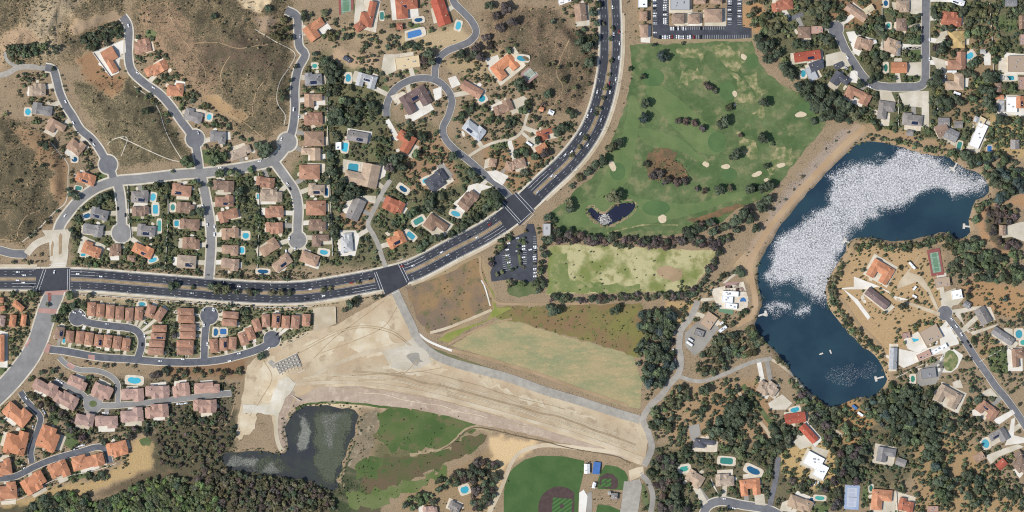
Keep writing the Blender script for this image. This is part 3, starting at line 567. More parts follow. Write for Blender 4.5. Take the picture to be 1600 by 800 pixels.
def build_roads():
    polys = []                            # (priority, kind, road index, polygon)
    for i, (nm, m, hw, kw, c, circ) in enumerate(ROADS):
        polys.append((i, 'road', i, band(c, hw)))
        for x, y, r in circ: polys.append((i, 'road', i, np.array(ell(x, y, r, r, 0, 28))))
        if kw:
            polys.append((100 + i, 'kerb', i, band(c, hw + kw)))
            for x, y, r in circ: polys.append((100 + i, 'kerb', i, np.array(ell(x, y, r + kw, r + kw, 0, 28))))
    for j, (nm, m, p) in enumerate(LOTS): polys.append((-5 if nm == 'intersection' else 60 + j, 'lot', j, dens(p, 6)))
    vv, ff = [], []
    for pr, kd, i, q in polys:
        ar = np.sum(q[:, 0] * np.roll(q[:, 1], -1) - np.roll(q[:, 0], -1) * q[:, 1])
        if ar < 0: q = q[::-1]
        b = len(vv); vv += [Vector(p) for p in q]; ff.append(list(range(b, b + len(q)))); mark(q, 1)
    r = delaunay_2d_cdt(vv, [], ff, 1, 1e-3)
    pts = np.array([(p.x, p.y) for p in r[0]]); groups = {}
    for t, of in zip(r[2], r[5]):
        if not of: continue
        k = min(of, key=lambda q: polys[q][0])
        groups.setdefault(polys[k][1:3], []).append(t)
    made = {}
    for (kd, i), tris in groups.items():
        used = sorted({a for t in tris for a in t}); ix = {a: n_ for n_, a in enumerate(used)}
        p = pts[used]; dz = .42 if kd == 'kerb' else .30
        v = np.stack([X_(p[:, 0]), Y_(p[:, 1]), hgt(p[:, 0], p[:, 1]) + dz], 1).tolist()
        f = [tuple(ix[a] for a in reversed(t)) for t in tris]
        if kd == 'kerb':                  # a real step at the edge
            cnt = {}
            for t in f:
                for a, b in zip(t, t[1:] + t[:1]): cnt[(a, b)] = 1
            edges = [(a, b) for (a, b) in cnt if (b, a) not in cnt]; low = {}
            for a, b in edges:
                for q in (a, b):
                    if q not in low: low[q] = len(v); v.append((v[q][0], v[q][1], v[q][2] - .5))
            f += [(b, a, low[a], low[b]) for a, b in edges]
            o = obj('pavement', v, f, M['kerb'], None, 'structure')
        elif kd == 'lot': o = obj(LOTS[i][0], v, f, M[LOTS[i][1]], None, 'structure')
        else: o = obj(ROADS[i][0], v, f, M[ROADS[i][1]], None, 'structure')
        made.setdefault((kd, i), o)
    return made
ROADOBJ = build_roads()

def ribbons(name, lines, m, hw, dz, parent=None, step=2.0):
    """thin painted lines joined into one part"""
    v, f = [], []
    for ln in lines:
        ln = np.asarray(ln, float); d = np.gradient(ln, axis=0); d /= np.hypot(d[:, 0], d[:, 1])[:, None] + 1e-9; nn = np.stack([-d[:, 1], d[:, 0]], 1) * hw
        a, b = ln + nn, ln - nn; s = len(v)
        for q in range(len(ln)):
            v.append(W(a[q, 0], a[q, 1], dz)); v.append(W(b[q, 0], b[q, 1], dz))
        f += [(s + 2 * q, s + 2 * q + 2, s + 2 * q + 3, s + 2 * q + 1) for q in range(len(ln) - 1)]
    o = obj(name, v, f, m, parent)
    return o
arc = np.concatenate([[0], np.cumsum(np.hypot(*np.diff(BLV, axis=0).T))])
def at_arc(s): return np.stack([np.interp(s, arc, BLV[:, 0]), np.interp(s, arc, BLV[:, 1])], -1)
def cut(off_, s0, s1, n=None):
    n = n or max(2, int((s1 - s0) / 4)); s = np.linspace(s0, s1, n)
    c = at_arc(s); t = at_arc(s + .5) - at_arc(s - .5); t /= np.hypot(t[:, 0], t[:, 1])[:, None]
    return c + np.stack([-t[:, 1], t[:, 0]], 1) * off_
def arc_of(x, y): d = np.hypot(BLV[:, 0] - x, BLV[:, 1] - y); return arc[d.argmin()]
blv = ROADOBJ[('road', 0)]
GAPS = [(arc_of(58, 436), arc_of(110, 436)), (arc_of(590, 438), arc_of(634, 427)), (arc_of(786, 345), arc_of(832, 305))]
def clear(s): return all(not (a < s < b) for a, b in GAPS)
dash = []
for o_ in (-11.4, -7.1, 7.1, 11.4):
    s = 2.0
    while s < arc[-1] - 6:
        if clear(s) and clear(s + 3.6): dash.append(cut(o_, s, s + 3.4, 2))
        s += 13.0
o = ribbons('lane_dashes', dash, M['paint'], .11, .36, blv); o['kind'] = 'stuff'
SEG = [(0, GAPS[0][0] - 2), (GAPS[0][1] + 2, GAPS[1][0] - 2), (GAPS[1][1] + 2, GAPS[2][0] - 2), (GAPS[2][1] + 2, arc[-1])]
for a, b in SEG:
    for o_ in (-15.3, 15.3, -3.1, 3.1): ribbons('edge_line', [cut(o_, a, b)], M['paint'], .11, .36, blv)
for (a, b) in GAPS:                       # turn pocket lines next to the signals
    for (s0, s1, sgn) in ((a - 40, a - 2, 1), (b + 2, b + 40, -1)):
        ribbons('turn_lane_line', [cut(sgn * 7.1, s0, s1)], M['paint'], .15, .38, blv); ribbons('turn_lane_line', [cut(sgn * 12.2, s0, s1)], M['paint'], .15, .38, blv)
for k, lines in enumerate((['57,452 68,421', '61,453 72,421', '106,420 105,455', '109,420 109,455', '77,413 103,411', '77,416 103,414'], ['622,412 636,441', '626,411 639,438', '588,425 601,459', '585,426 597,460', '604,463 622,455', '620,408 630,404'], ['806,299 836,331', '803,302 832,334', '783,317 811,348', '786,315 814,346', '815,353 834,335', '811,349 829,333'])):
    for ln in lines: ribbons('crosswalk_line', [P(ln)], M['paint'], .24, .38, blv)
sheet('brick_crossing', P('56,456 108,453 104,461 60,461'), M['brick'], .36); sheet('brick_crossing', P('58,481 92,483 88,491 57,488'), M['brick'], .36)
sheet('brick_crossing', P('38,541 47,528 49,531 41,543'), M['brick'], .5); sheet('brick_crossing', P('68,550 74,536 80,538 76,552'), M['brick'], .5); sheet('brick_crossing', P('138,554 148,555 148,563 138,562'), M['brick'], .36); sheet('brick_crossing', P('103,569 110,566 118,573 112,578'), M['brick'], .36)
# raised medians, each its own piece
M['median'] = mat('median_earth', 'a88f6c', '8f7a58', sc1=.1, fine=.2)
for i, (a, b) in enumerate(SEG):
    s = np.linspace(a, b, max(3, int((b - a) / 5))); L = cut(2.3, a, b, len(s)); R = cut(-2.3, a, b, len(s)); v, f = [], []
    for q in range(len(s)):
        for p, z in ((L[q], .1), (L[q], .46), (R[q], .46), (R[q], .1)): v.append(W(p[0], p[1], z))
    for q in range(len(s) - 1):
        for e in range(3): f.append((4 * q + e, 4 * q + e + 1, 4 * q + e + 5, 4 * q + e + 4))
    obj('road_median', v, f, M['median'], None, 'structure')
sheet('entry_median', P('92,398 96,396 97,368 94,364 92,370'), M['brtrack'], .55); sheet('entry_median', P('79,400 82,400 84,380 82,376 80,384'), M['brtrack'], .55)
sheet('planter', P('75,458 80,458 80,470 75,471'), mat('red_planting', '8f5048', 'a06055', sc1=.3, fine=.2), .5)
sheet('planter', ell(145, 631, 6, 5), M['lawn'], .5)
# verge strips beside the boulevard
sheet('verge', band(cut(20.2, arc_of(112, 436), arc_of(590, 436)), 1.8), M['track'], .24)
sheet('verge', band(cut(24.5, arc_of(112, 436), arc_of(480, 456)), 2.4), mat('verge_dirt', 'c2a988', 'b29a78', sc1=.06, fine=.12), .22)
sheet('verge', band(cut(20.5, arc_of(636, 425), arc_of(786, 345)), 2.2), M['track'], .24); sheet('verge', band(cut(20.4, arc_of(838, 300), arc_of(953, 20)), 2.4), M['track'], .24)
sheet('verge', band(cut(-20, arc_of(-40, 436), arc_of(60, 436)), 3), M['track'], .24)
# parking stalls
def stalls(lot, lines): ribbons('stall_lines', lines, M['paint'], .14, .36, lot)['kind'] = 'stuff'
office, park = ROADOBJ[('lot', 0)], ROADOBJ[('lot', 1)]
stalls(office, [[(x, 54.5), (x, 60.5)] for x in np.arange(1032, 1172, 3.5)] + [[(x, 41.5), (x, 46.5)] for x in np.arange(1047, 1134, 3.5)] + [[(1020, y), (1027, y)] for y in np.arange(-14, 42, 3.5)] + [[(1037, y), (1044, y)] for y in np.arange(-14, 40, 3.5)] + [[(1137, y), (1143, y)] for y in np.arange(-14, 42, 3.5)] + [[(1152, y), (1158.5, y)] for y in np.arange(-14, 42, 3.5)])
stalls(park, [[(783.5 + i * .55, 400 + i * 3.3), (789 + i * .55, 399 + i * 3.3)] for i in range(8)] + [[(790 + i * .55, 399 + i * 3.3), (797 + i * .55, 397 + i * 3.3)] for i in range(8)] + [[(817, y), (823, y)] for y in np.arange(384, 419, 3.5)] + [[(833, y), (838, y)] for y in np.arange(370, 436, 3.5)])
for p in ('818,385 812,376 816,372 820,376 820,388', '808,397 813,399 815,416 812,416', '789,396 790,394 797,419 795,420'): sheet('lot_island', P(p), M['lawn'], .5)
# ---------------------------------------------------------------- houses
RC = dict(t=('terracotta', 'b0664a'), o=('orange tiled', 'c8825a'), b=('brown', '957762'), n=('tan', 'b39a80'), g=('grey', '8d8884'), d=('dark slate', '575962'), w=('white', 'eeeeec'), c=('cream', 'dcc79c'),
          p=('pinkish brown', 'b48f7e'), r=('red tiled', 'b4553f'), k=('russet', 'ad7d62'), y=('mustard', 'cda765'), l=('pale grey', 'b4b3b0'), m=('light brown', 'a98970'), u=('purplish brown', '7d6660'))
def hip(v, f, cx, cy, w_, d, z, pitch, gable=False, ov=.5, th=.25):
    """a hipped or gabled roof over a rectangle, eaves and soffit included"""
    a, b = w_ / 2 + ov, d / 2 + ov; alx = a >= b
    L, s = (a, b) if alx else (b, a); rise = s * pitch; rl = L if gable else L - s * .98
    q = [(-L, -s, z), (L, -s, z), (L, s, z), (-L, s, z), (-L, -s, z + th), (L, -s, z + th), (L, s, z + th), (-L, s, z + th), (-rl, 0, z + th + rise), (rl, 0, z + th + rise)]
    if not alx: q = [(-y, x, zz) for x, y, zz in q]
    n = len(v); v += [(x + cx, y + cy, zz) for x, y, zz in q]
    f += [tuple(n + i for i in t) for t in ((3, 2, 1, 0), (0, 1, 5, 4), (1, 2, 6, 5), (2, 3, 7, 6), (3, 0, 4, 7), (4, 5, 9, 8), (6, 7, 8, 9), (5, 6, 9), (7, 4, 8))]
    return z + th + rise
HOUSES = []
def house(x, y, w_, h_, ang, col, typ, label, group, wall_h=None, cat='house', name='house'):
    solar = 's' in typ[1:]; typ = typ.replace('s', '') if solar else typ
    r = random.Random(int(x * 131 + y * 7)); z = float(hgt(x, y)); o = thing(name, label, cat, (X_(x), Y_(y), z), math.radians(-ang), group)
    kf = .97 if typ[0] == 'R' else (1.08 if 'terraces' in group or 'condos' in group else .99); W_, D = w_ * S * kf, h_ * S * kf; wh = wall_h or (3.0 if typ[0] != 'R' else 5.2); R = []
    t = typ[0]
    if t in 'HGR': R = [(0, 0, W_, D, 0)]
    elif t == 'L':
        k = typ[1]; a = .52
        bot, top = (0, -D * (1 - a) / 2, W_, D * a, 0), (0, D * (1 - a) / 2, W_, D * a, 0); lef, rig = (-W_ * (1 - a) / 2, 0, W_ * a, D, .02), (W_ * (1 - a) / 2, 0, W_ * a, D, .02)
        R = {'a': [bot, lef], 'b': [top, lef], 'c': [top, rig], 'd': [bot, rig]}[k]
    elif t == 'U': R = [(0, D * .22, W_, D * .56, 0), (-W_ * .33, 0, W_ * .34, D, .02), (W_ * .3, -D * .04, W_ * .36, D * .9, .04)]
    elif t == 'M':
        e = r.choice((-1, 1)); g = r.choice((-1, 1))
        R = [(0, e * D * .08, W_, D * .72, 0), (g * W_ * .26, -e * D * .04, W_ * .42, D * .92, .02), (-g * W_ * .3, e * D * .1, W_ * .3, D * .8, .05)]
        if solar: R = [(0, -D * .06, W_, D * .84, 0), (g * W_ * .27, D * .08, W_ * .4, D * .84, .02)]
        elif r.random() < .5: R.append((-g * W_ * .1, -e * D * .2, W_ * .3, D * .6, .09))
    elif t == 'F': R = [(0, 0, W_, D, 0)]
    base = lin(RC[col][1]); j = [1 + r.uniform(-.1, .1)] * 3; tint = r.uniform(-.05, .05); cc = tuple(min(1, base[i] * j[i] * (1 + tint * (1, 0, -1)[i])) for i in range(3)) + (1,)
    v, f = [], []
    for cx, cy, a, b, e in R: box(v, f, cx - a / 2, cx + a / 2, cy - b / 2, cy + b / 2, -3.0, wh - .02 + e)
    obj('wall', v, f, M['whitewall'] if col in 'wc' else M['wallm'], o)
    v, f = [], []; tops = []
    if t == 'F':
        for cx, cy, a, b, e in R:
            box(v, f, cx - a / 2, cx + a / 2, cy - b / 2, cy + b / 2, wh, wh + .18)
            for sx in (-1, 1):
                box(v, f, cx + sx * (a / 2 - .15) - .15, cx + sx * (a / 2 - .15) + .15, cy - b / 2, cy + b / 2, wh + .18, wh + .6)
                box(v, f, cx - a / 2 + .3, cx + a / 2 - .3, cy + sx * (b / 2 - .15) - .15, cy + sx * (b / 2 - .15) + .15, wh + .18, wh + .598)
        ro = obj('roof', v, f, M['flatroof'], o); top = wh + .2
    else:
        pit = r.uniform(.36, .46)
        for n_, (cx, cy, a, b, e) in enumerate(R): tops.append(hip(v, f, cx, cy, a, b, wh + e, pit, t == 'G' or (n_ > 0 and r.random() < .5), .22 if t == 'R' else .5))
        ro = obj('roof', v, f, M['roof'], o); top = tops[0]
    ro.color = cc
    # chimney, vents, rooftop units
    if t == 'F':
        for q in range(2 if w_ < 20 else 4):
            v, f = [], []; cx, cy = r.uniform(-.32, .32) * W_, r.uniform(-.3, .3) * D; box(v, f, cx - .9, cx + .9, cy - .7, cy + .7, top, top + 1.1); obj('roof_unit', v, f, M['metal'], ro)
    else:
        cx, cy, a, b, e = R[0]
        if t != 'R' or r.random() < .4:
            v, f = [], []; ux, uy = cx + r.choice((-1, 1)) * a * .28, cy + r.choice((-1, 1)) * b * .2
            box(v, f, ux - .55, ux + .55, uy - .45, uy + .45, wh - .5, top + .5); box(v, f, ux - .65, ux + .65, uy - .55, uy + .55, top + .5, top + .65); obj('chimney', v, f, M['wallm'], ro)
        for q in range(r.choice((1, 2, 2, 3))):
            v, f = [], []; ux, uy = cx + r.uniform(-.33, .33) * a, cy + r.choice((-1, 1)) * b * r.uniform(.1, .3); zz = top - abs(uy - cy if a >= b else ux - cx) * pit
            box(v, f, ux - .3, ux + .3, uy - .3, uy + .3, zz - .3, zz + .4); obj('roof_vent', v, f, M['trim'], ro)
        if solar or r.random() < .02:
            cx, cy, a, b, e = R[0]; alx = a >= b; L, s = (a / 2, b / 2) if alx else (b / 2, a / 2); hw = min(L * .45, 4.0); y0, y1 = s * .22, s * .8; n0 = r.choice((-.3, 0, .25)) * L
            rise = (s + .5) * pit; zt = wh + .25 + rise; q = [(n0 + sx * hw, -yy, zt - yy * pit + dz) for dz in (.06, .16) for sx, yy in ((-1, y1), (1, y1), (1, y0), (-1, y0))]
            if not alx: q = [(-yy, xx, zz) for xx, yy, zz in q]
            obj('solar_panel', [(p[0] + cx, p[1] + cy, p[2]) for p in q], [(4, 5, 6, 7), (0, 1, 5, 4), (1, 2, 6, 5), (2, 3, 7, 6), (3, 0, 4, 7)], M['solar'], ro)
    HOUSES.append((x, y, w_, h_, ang, col)); mark(rect(x, y, w_ + 1, h_ + 1, ang), 2)
    return o
SHAPE = dict(H='hipped', G='gabled', R='hipped', L='L-shaped', U='three-winged', M='many-hipped', F='flat')
# rows of homes: phrase, end counted from, wall height, entries x,y,w,h,angle,colour,shape
ROWS = [
 ('along the far left hillside street', 'top', 0, '60,141,25,19,0,n,M 67,171,31,18,8,g,M 88,199,28,19,28,m,Lb 120,229,24,22,40,m,M 135,279,30,17,20,o,M'),
 ('along the middle hillside street', 'top', 0, '224,73,25,21,-10,k,M 176,94,38,20,60,o,La 246,108,36,17,-28,o,M 275,141,25,20,5,o,M 303,181,28,20,15,g,M 341,215,24,20,0,g,M 375,239,36,15,-20,n,M'),
 ('west of the short cul-de-sac', 'top', 0, '156,334,27,18,12,g,Ms 146,360,31,19,5,g,M 144,390,29,20,20,o,M'),
 ('between the short cul-de-sac and the pool row', 'top', 0, '219,307,26,20,4,g,Ms 220,330,26,15,0,b,M 229,360,28,19,3,g,Ms 224,391,32,17,25,o,Ms 181,391,17,18,0,b,M 206,404,12,10,0,b,M'),
 ('west of the straight side street', 'top', 0, '284,297,30,19,5,k,Ms 290,325,28,17,5,b,M 297,351,30,18,0,b,M 299,380,26,18,0,b,M 292,409,29,19,4,n,Hs'),
 ('east of the straight side street', 'top', 0, '349,291,34,18,0,b,M 351,314,28,17,0,k,Ms 357,337,31,18,-12,k,M 360,365,26,18,0,m,M 360,391,25,16,0,m,M 360,413,27,19,3,m,M'),
 ('west of the east cul-de-sac', 'top', 0, '415,285,28,16,5,k,M 424,306,34,19,0,n,M 429,331,28,18,0,k,M 429,356,26,18,-4,k,M 421,386,30,19,-30,m,M 441,410,30,17,-35,m,Ms'),
 ('in the column east of the upper street', 'top', 0, '490,124,26,20,-5,g,Ms 490,157,27,19,0,m,Lb 490,186,28,19,0,k,M 491,217,30,22,0,m,H 486,241,29,19,0,n,Lc 484,269,31,22,0,k,H 495,296,25,18,0,n,Ms 494,325,30,22,0,k,H 496,352,26,18,0,b,M 501,376,26,18,0,b,Lb 484,404,28,17,20,m,H'),
 ('on the ridge along the top edge', 'left', 0, '494,47,34,24,-35,o,Lb 575,22,20,40,12,t,Ld 562,42,14,12,-35,t,H 636,14,34,30,-5,t,Lbs 625,42,9,9,0,t,H 689,19,20,42,-18,r,G 882,2,20,8,-20,w,F 907,20,17,26,-6,m,G'),
 ('among the estates around the loop road', 'left', 0, '543,93,12,6,35,d,G 573,127,30,20,15,l,Us 637,98,38,18,-8,c,F 650,156,44,30,-30,u,Us 737,140,34,14,30,k,G 741,203,34,20,38,l,Ms 786,168,30,18,-20,b,M 790,104,42,26,-38,o,U 846,171,6,6,20,o,G 861,176,9,7,25,w,F'),
 ('between the east column and the loop road', 'left', 0, '529,228,9,12,0,w,F 542,380,18,30,-4,l,M 556,327,20,34,25,g,G 559,214,32,15,10,g,Gs 566,272,52,36,12,n,Ld 632,222,28,28,30,t,Lc'),
 ('in the triangle above the boulevard', 'left', 0, '615,321,32,21,25,t,M 619,374,28,22,-25,o,M 681,352,33,22,35,b,Lb 682,282,33,24,-35,d,M 732,313,32,20,-52,b,M 770,254,11,12,10,m,H 796,260,13,14,15,m,H 809,256,24,15,-12,m,M 846,232,17,11,-30,o,G 854,210,30,15,-15,t,Lb'),
 ('in the upper row of the private loop', 'left', 5.2, '144,483,13,22,3,k,R 158,485,12.5,21,3,k,R 173,487,13,22,3,k,R 188,489,13,21,2,k,R 203,491,12.5,21,3,k,R 218,490,12.5,21,4,k,R 236,486,14,20,18,k,R 251,491,13,22,33,k,R'),
 ('in the lower row of the private loop', 'left', 5.2, '94,520,14,19,10,b,Rs 110,526,12.5,19,5,k,R 126,527,13,20,8,k,R 140,529,13,20,8,k,R 155,532,13,19,8,k,Rs 169,533,13,20,8,k,R 184,535,13,20,8,k,R 198,538,12.5,20,8,k,R'),
 ('in the column right of the private loop', 'top', 5.2, '250,513,23,10.5,2,k,R 248,525,23,10.5,2,k,Rs 246,537,24,10.5,2,k,R 244,549,25,11,2,k,R'),
 ('in the long column left of the court stub', 'top', 5.2, '291,487,26,11,2,k,R 292,499,26,11,2,k,R 294,512,25,11,2,k,R 294,524,25,11,2,k,R 290,537,27,11,2,k,R 290,548.5,26,11,2,k,R'),
 ('right of the court stub circle', 'top', 5.2, '361,492,25,10.5,3,k,R 359,504,24,10.5,3,k,R'),
 ('in the fan along the court road', 'left', 5.2, '335,540,13,22,-6,k,R 350,538,12.5,20,0,k,Rs 364,536,12,20,2,k,R 381,529,13,21,-20,k,R 392,521,12.5,21,-20,k,R 402,508,12,20,-18,k,R 416,501,12.5,20,-3,k,R 432,501,13,22,4,k,Rs 447,503,12.5,20,4,k,R 462,503,13,21,6,k,R 479,500,12.5,19,3,k,R'),
 ('by the gate at the left edge', 'top', 5.0, '2,469,9,8,0,o,R 3,482,12,7,-10,o,R 30,478,19,9,40,o,R 3,501,12,17,8,p,R 21,501,10,19,8,o,R 38,500,8,18,8,o,R 3,544,10,43,0,o,R'),
 ('among the pink roofed condos', 'left', 5.0, '72,605,35,19,28,p,M 104,624,34,20,30,p,M 122,598,27,15,22,p,M 133,655,26,19,12,p,M 160,612,28,22,25,p,M 167,659,32,18,-2,p,M 207,648,32,20,-3,p,M 208,617,32,19,-5,p,M 246,642,33,19,-3,p,M 247,612,34,18,-3,p,M 284,609,24,19,-5,p,M 321,634,33,19,-3,p,M 324,606,36,15,-4,p,M'),
 ('among the terraces at lower left', 'left', 5.4, '7,730,22,24,-8,o,M 11,767,30,25,-5,o,M 26,691,31,36,15,o,M 28,646,38,25,40,o,M 54,754,34,24,-30,o,M 76,685,29,34,20,o,M 93,734,27,25,-25,o,M 138,720,46,21,-15,o,M 184,701,29,21,-15,o,M'),
 ('on the street at upper right', 'top', 0, '1222,9,33,16,-8,t,M 1337,20,36,12,35,m,G 1357,15,15,9,-32,c,G 1256,51,19,17,0,b,H 1276,47,18,12,0,p,F 1349,70,26,20,20,m,M 1394,73,24,22,20,n,M 1261,88,41,14,-8,r,Gs 1275,103,20,14,-20,d,G 1309,103,12,8,-25,d,G 1404,106,24,16,0,o,G 1267,115,14,22,-25,l,F 1312,126,26,20,35,d,Lb 1340,150,40,18,25,k,U 1384,173,25,28,8,g,Lb'),
 ('on the straight street at top right', 'top', 0, '1496,3,20,8,20,w,Gs 1410,10,20,18,0,n,M 1486,30,31,21,5,t,M 1408,39,15,19,0,b,H 1494,62,25,25,0,y,H 1402,76,8,22,0,g,H 1535,81,8,6,0,l,G 1494,95,27,27,0,k,Ld 1491,128,28,25,0,n,Ld'),
 ('above the lake on the far right', 'left', 0, '1421,208,10,8,10,g,G 1425,187,31,19,5,g,Ms 1471,203,18,18,-25,b,G 1474,191,17,13,0,g,G 1486,211,20,17,25,g,G 1497,195,12,10,0,g,G 1525,187,7,8,20,l,G 1528,212,16,40,24,w,F 1532,191,11,16,28,c,F'),
 ('at the right edge above the lake', 'top', 0, '1579,5,18,10,0,g,G 1596,35,8,20,0,b,G 1597,62,8,16,0,p,F 1590,100,31,25,0,n,F 1559,137,9,14,0,b,G 1596,130,10,20,0,p,F 1561,152,12,6,0,o,G 1593,160,11,18,0,o,G 1580,164,17,24,0,w,F 1564,166,9,18,0,l,F 1585,226,13,14,0,g,G'),
 ('by the office lot and golf course', 'left', 5.5, '1004,5,14,14,0,w,F 1005,26,12,15,0,m,R 1006,49,13,20,0,m,R 1059,30,19,15,0,m,R 1062,7,30,18,0,l,F 1084,30,18,15,0,m,R 1093,2,18,9,0,m,R 1114,25,28,21,0,m,R 1119,2,18,9,0,m,R 854,359,12,19,0,l,F'),
 ('on the west shore of the lake', 'top', 0, '1141,459,25,8,3,w,F 1136,468,17,10,3,w,F 1142,478,19,8,5,w,F 1107,501,19,24,35,n,F 1129,514,14,5,-35,w,F 1092,520,15,10,20,g,F'),
 ('on the peninsula in the lake', 'left', 0, '1375,425,36,28,30,o,U 1370,466,40,13,38,u,G 1395,560,11,33,2,l,G 1415,524,13,9,-10,p,F 1443,555,22,10,-25,p,F 1454,523,30,24,-28,n,F 1467,545,26,7,-28,w,F'),
 ('east of the peninsula road circle', 'left', 0, '1450,583,24,16,-8,g,F 1471,441,24,15,-8,n,F 1494,460,16,14,-10,w,F 1510,476,10,9,30,g,G 1535,493,17,26,-30,g,G 1566,525,36,12,34,g,G 1565,360,10,15,0,m,G 1590,559,18,28,-4,b,Lb'),
 ('southeast of the lake', 'left', 0, '1384,711,28,22,10,g,Lb 1407,722,15,11,20,g,G 1415,789,23,20,10,t,M 1457,795,17,9,0,p,F 1481,620,38,26,28,n,U 1529,714,16,11,-30,m,G 1542,641,33,19,35,k,Us 1560,682,27,20,-30,g,Lc 1564,725,15,11,-42,r,G 1590,710,11,9,-40,b,G 1595,727,20,24,-40,b,M'),
 ('south of the lake near the bottom edge', 'left', 0, '1085,748,27,22,30,n,M 1100,693,31,13,6,d,Lb 1132,750,28,19,-4,n,M 1172,761,31,25,-6,o,Ub 1193,606,18,19,28,n,M 1205,607,20,18,35,n,M 1242,653,32,15,-8,r,G 1263,677,32,12,48,r,G 1271,720,28,22,28,w,F 1282,736,18,22,28,w,F 1250,787,38,20,22,n,M 1377,781,31,32,5,o,Lb'),
 ('in the park by the ball fields', 'left', 0, '672,797,22,12,-5,p,M 710,792,18,15,25,g,M 917,732,8,14,0,w,G 928,758,4,8,15,w,G 952,770,4,4,0,l,G 960,775,9,9,0,g,H'),
]
for phrase, end, wh_, dat in ROWS:
    it = [e.split(',') for e in dat.split()]; it = sorted(it, key=lambda e: float(e[0 if end == 'left' else 1]))
    for i, e in enumerate(it):
        x, y, ww, hh, a = map(float, e[:5]); office_ = 'office' in phrase
        size = 'long' if max(ww, hh) > 2.2 * min(ww, hh) else ('small' if ww * hh < 170 else ('large' if ww * hh > 750 else ''))
        nm = 'building' if e[6][0] == 'F' or office_ else 'house'
        if ww * hh < 130: nm = 'outbuilding'
        for sz, shp in ((size, SHAPE[e[6][0]] + ' roofed'), ('', SHAPE[e[6][0]]), ('', ''), ('', '')):
            lab = ' '.join(('%s %s %s %s, %s %s' % (sz, RC[e[5]][0], shp, nm, ordw(i, len(it), end), phrase)).split())
            if len(lab.split()) <= 16: break
        house(x, y, ww, hh, a, e[5], e[6], lab, 'homes ' + phrase, wh_ or None, 'house' if nm == 'house' else 'building', nm)
# driveways and patios, each its own slab
def drives():
    cl = [(np.asarray(r_[4]), r_[2]) for r_ in ROADS if r_[0] not in ('boulevard', 'access_road', 'collector_road', 'entry_road')]
    for (x, y, w_, h_, ang, col) in list(HOUSES):
        best = None
        for c, hw in cl:
            d = np.hypot(c[:, 0] - x, c[:, 1] - y); k = d.argmin()
            if best is None or d[k] - hw < best[0]: best = (d[k] - hw, c[k], hw)
        r = random.Random(int(x * 17 + y)); m = M[r.choice(('concrete', 'concrete', 'white_conc', 'grey_conc', 'kerb'))]
        if best[0] < 46 and w_ * h_ > 150:
            p = best[1]; dx, dy = p[0] - x, p[1] - y; L = math.hypot(dx, dy); ux, uy = dx / L, dy / L; lat = r.uniform(-.25, .25) * min(w_, h_); sx, sy = x - uy * lat, y + ux * lat
            a = (sx + ux * min(w_, h_) * .3, sy + uy * min(w_, h_) * .3); b = (p[0] - uy * lat * .4 - ux * (best[2] - .4), p[1] + ux * lat * .4 - uy * (best[2] - .4)); hw = 2.4 if w_ * h_ < 320 else 3.6
            if L > best[2] + 3: sheet('driveway', band(np.array([a, ((a[0] + b[0]) / 2, (a[1] + b[1]) / 2), b]), hw), m, .28, val=2)
            if w_ * h_ > 240:
                cx, cy = x - ux * min(w_, h_) * .5, y - uy * min(w_, h_) * .5
                if not occ(cx - ux * 4, cy - uy * 4) & 1: sheet('patio', [(q[0] + r.uniform(-1.2, 1.2), q[1] + r.uniform(-1.2, 1.2)) for q in rect(cx, cy, w_ * r.uniform(.5, .9), h_ * r.uniform(.5, .8), ang)], M[r.choice(('deck', 'concrete', 'white_conc'))], .25, val=2)
        if w_ * h_ > 260 and w_ < 50:
            for q in range(2):                # small terraces and paths beside the house
                a_ = r.uniform(0, 6.283); px, py = x + (w_ * .5 + 2.5) * math.cos(a_), y + (h_ * .5 + 2.5) * math.sin(a_)
                if not occ(px, py) & 1: sheet('terrace', [(px + r.uniform(.7, 1.2) * t_[0], py + r.uniform(.7, 1.2) * t_[1]) for t_ in ell(0, 0, r.uniform(2.5, 5), r.uniform(2, 3.6), r.uniform(0, 180), 9)], M[r.choice(('deck', 'white_conc', 'concrete'))], .22, val=2)
        if best[0] >= 46 and w_ * h_ > 240:
            sheet('patio', [(q[0] + r.uniform(-2, 2), q[1] + r.uniform(-2, 2)) for q in rect(x + r.uniform(-4, 4), y + r.uniform(-4, 4), w_ * 1.25, h_ * 1.3, ang)], M[r.choice(('deck', 'concrete', 'white_conc', 'kerb'))], .25, val=2)
drives()
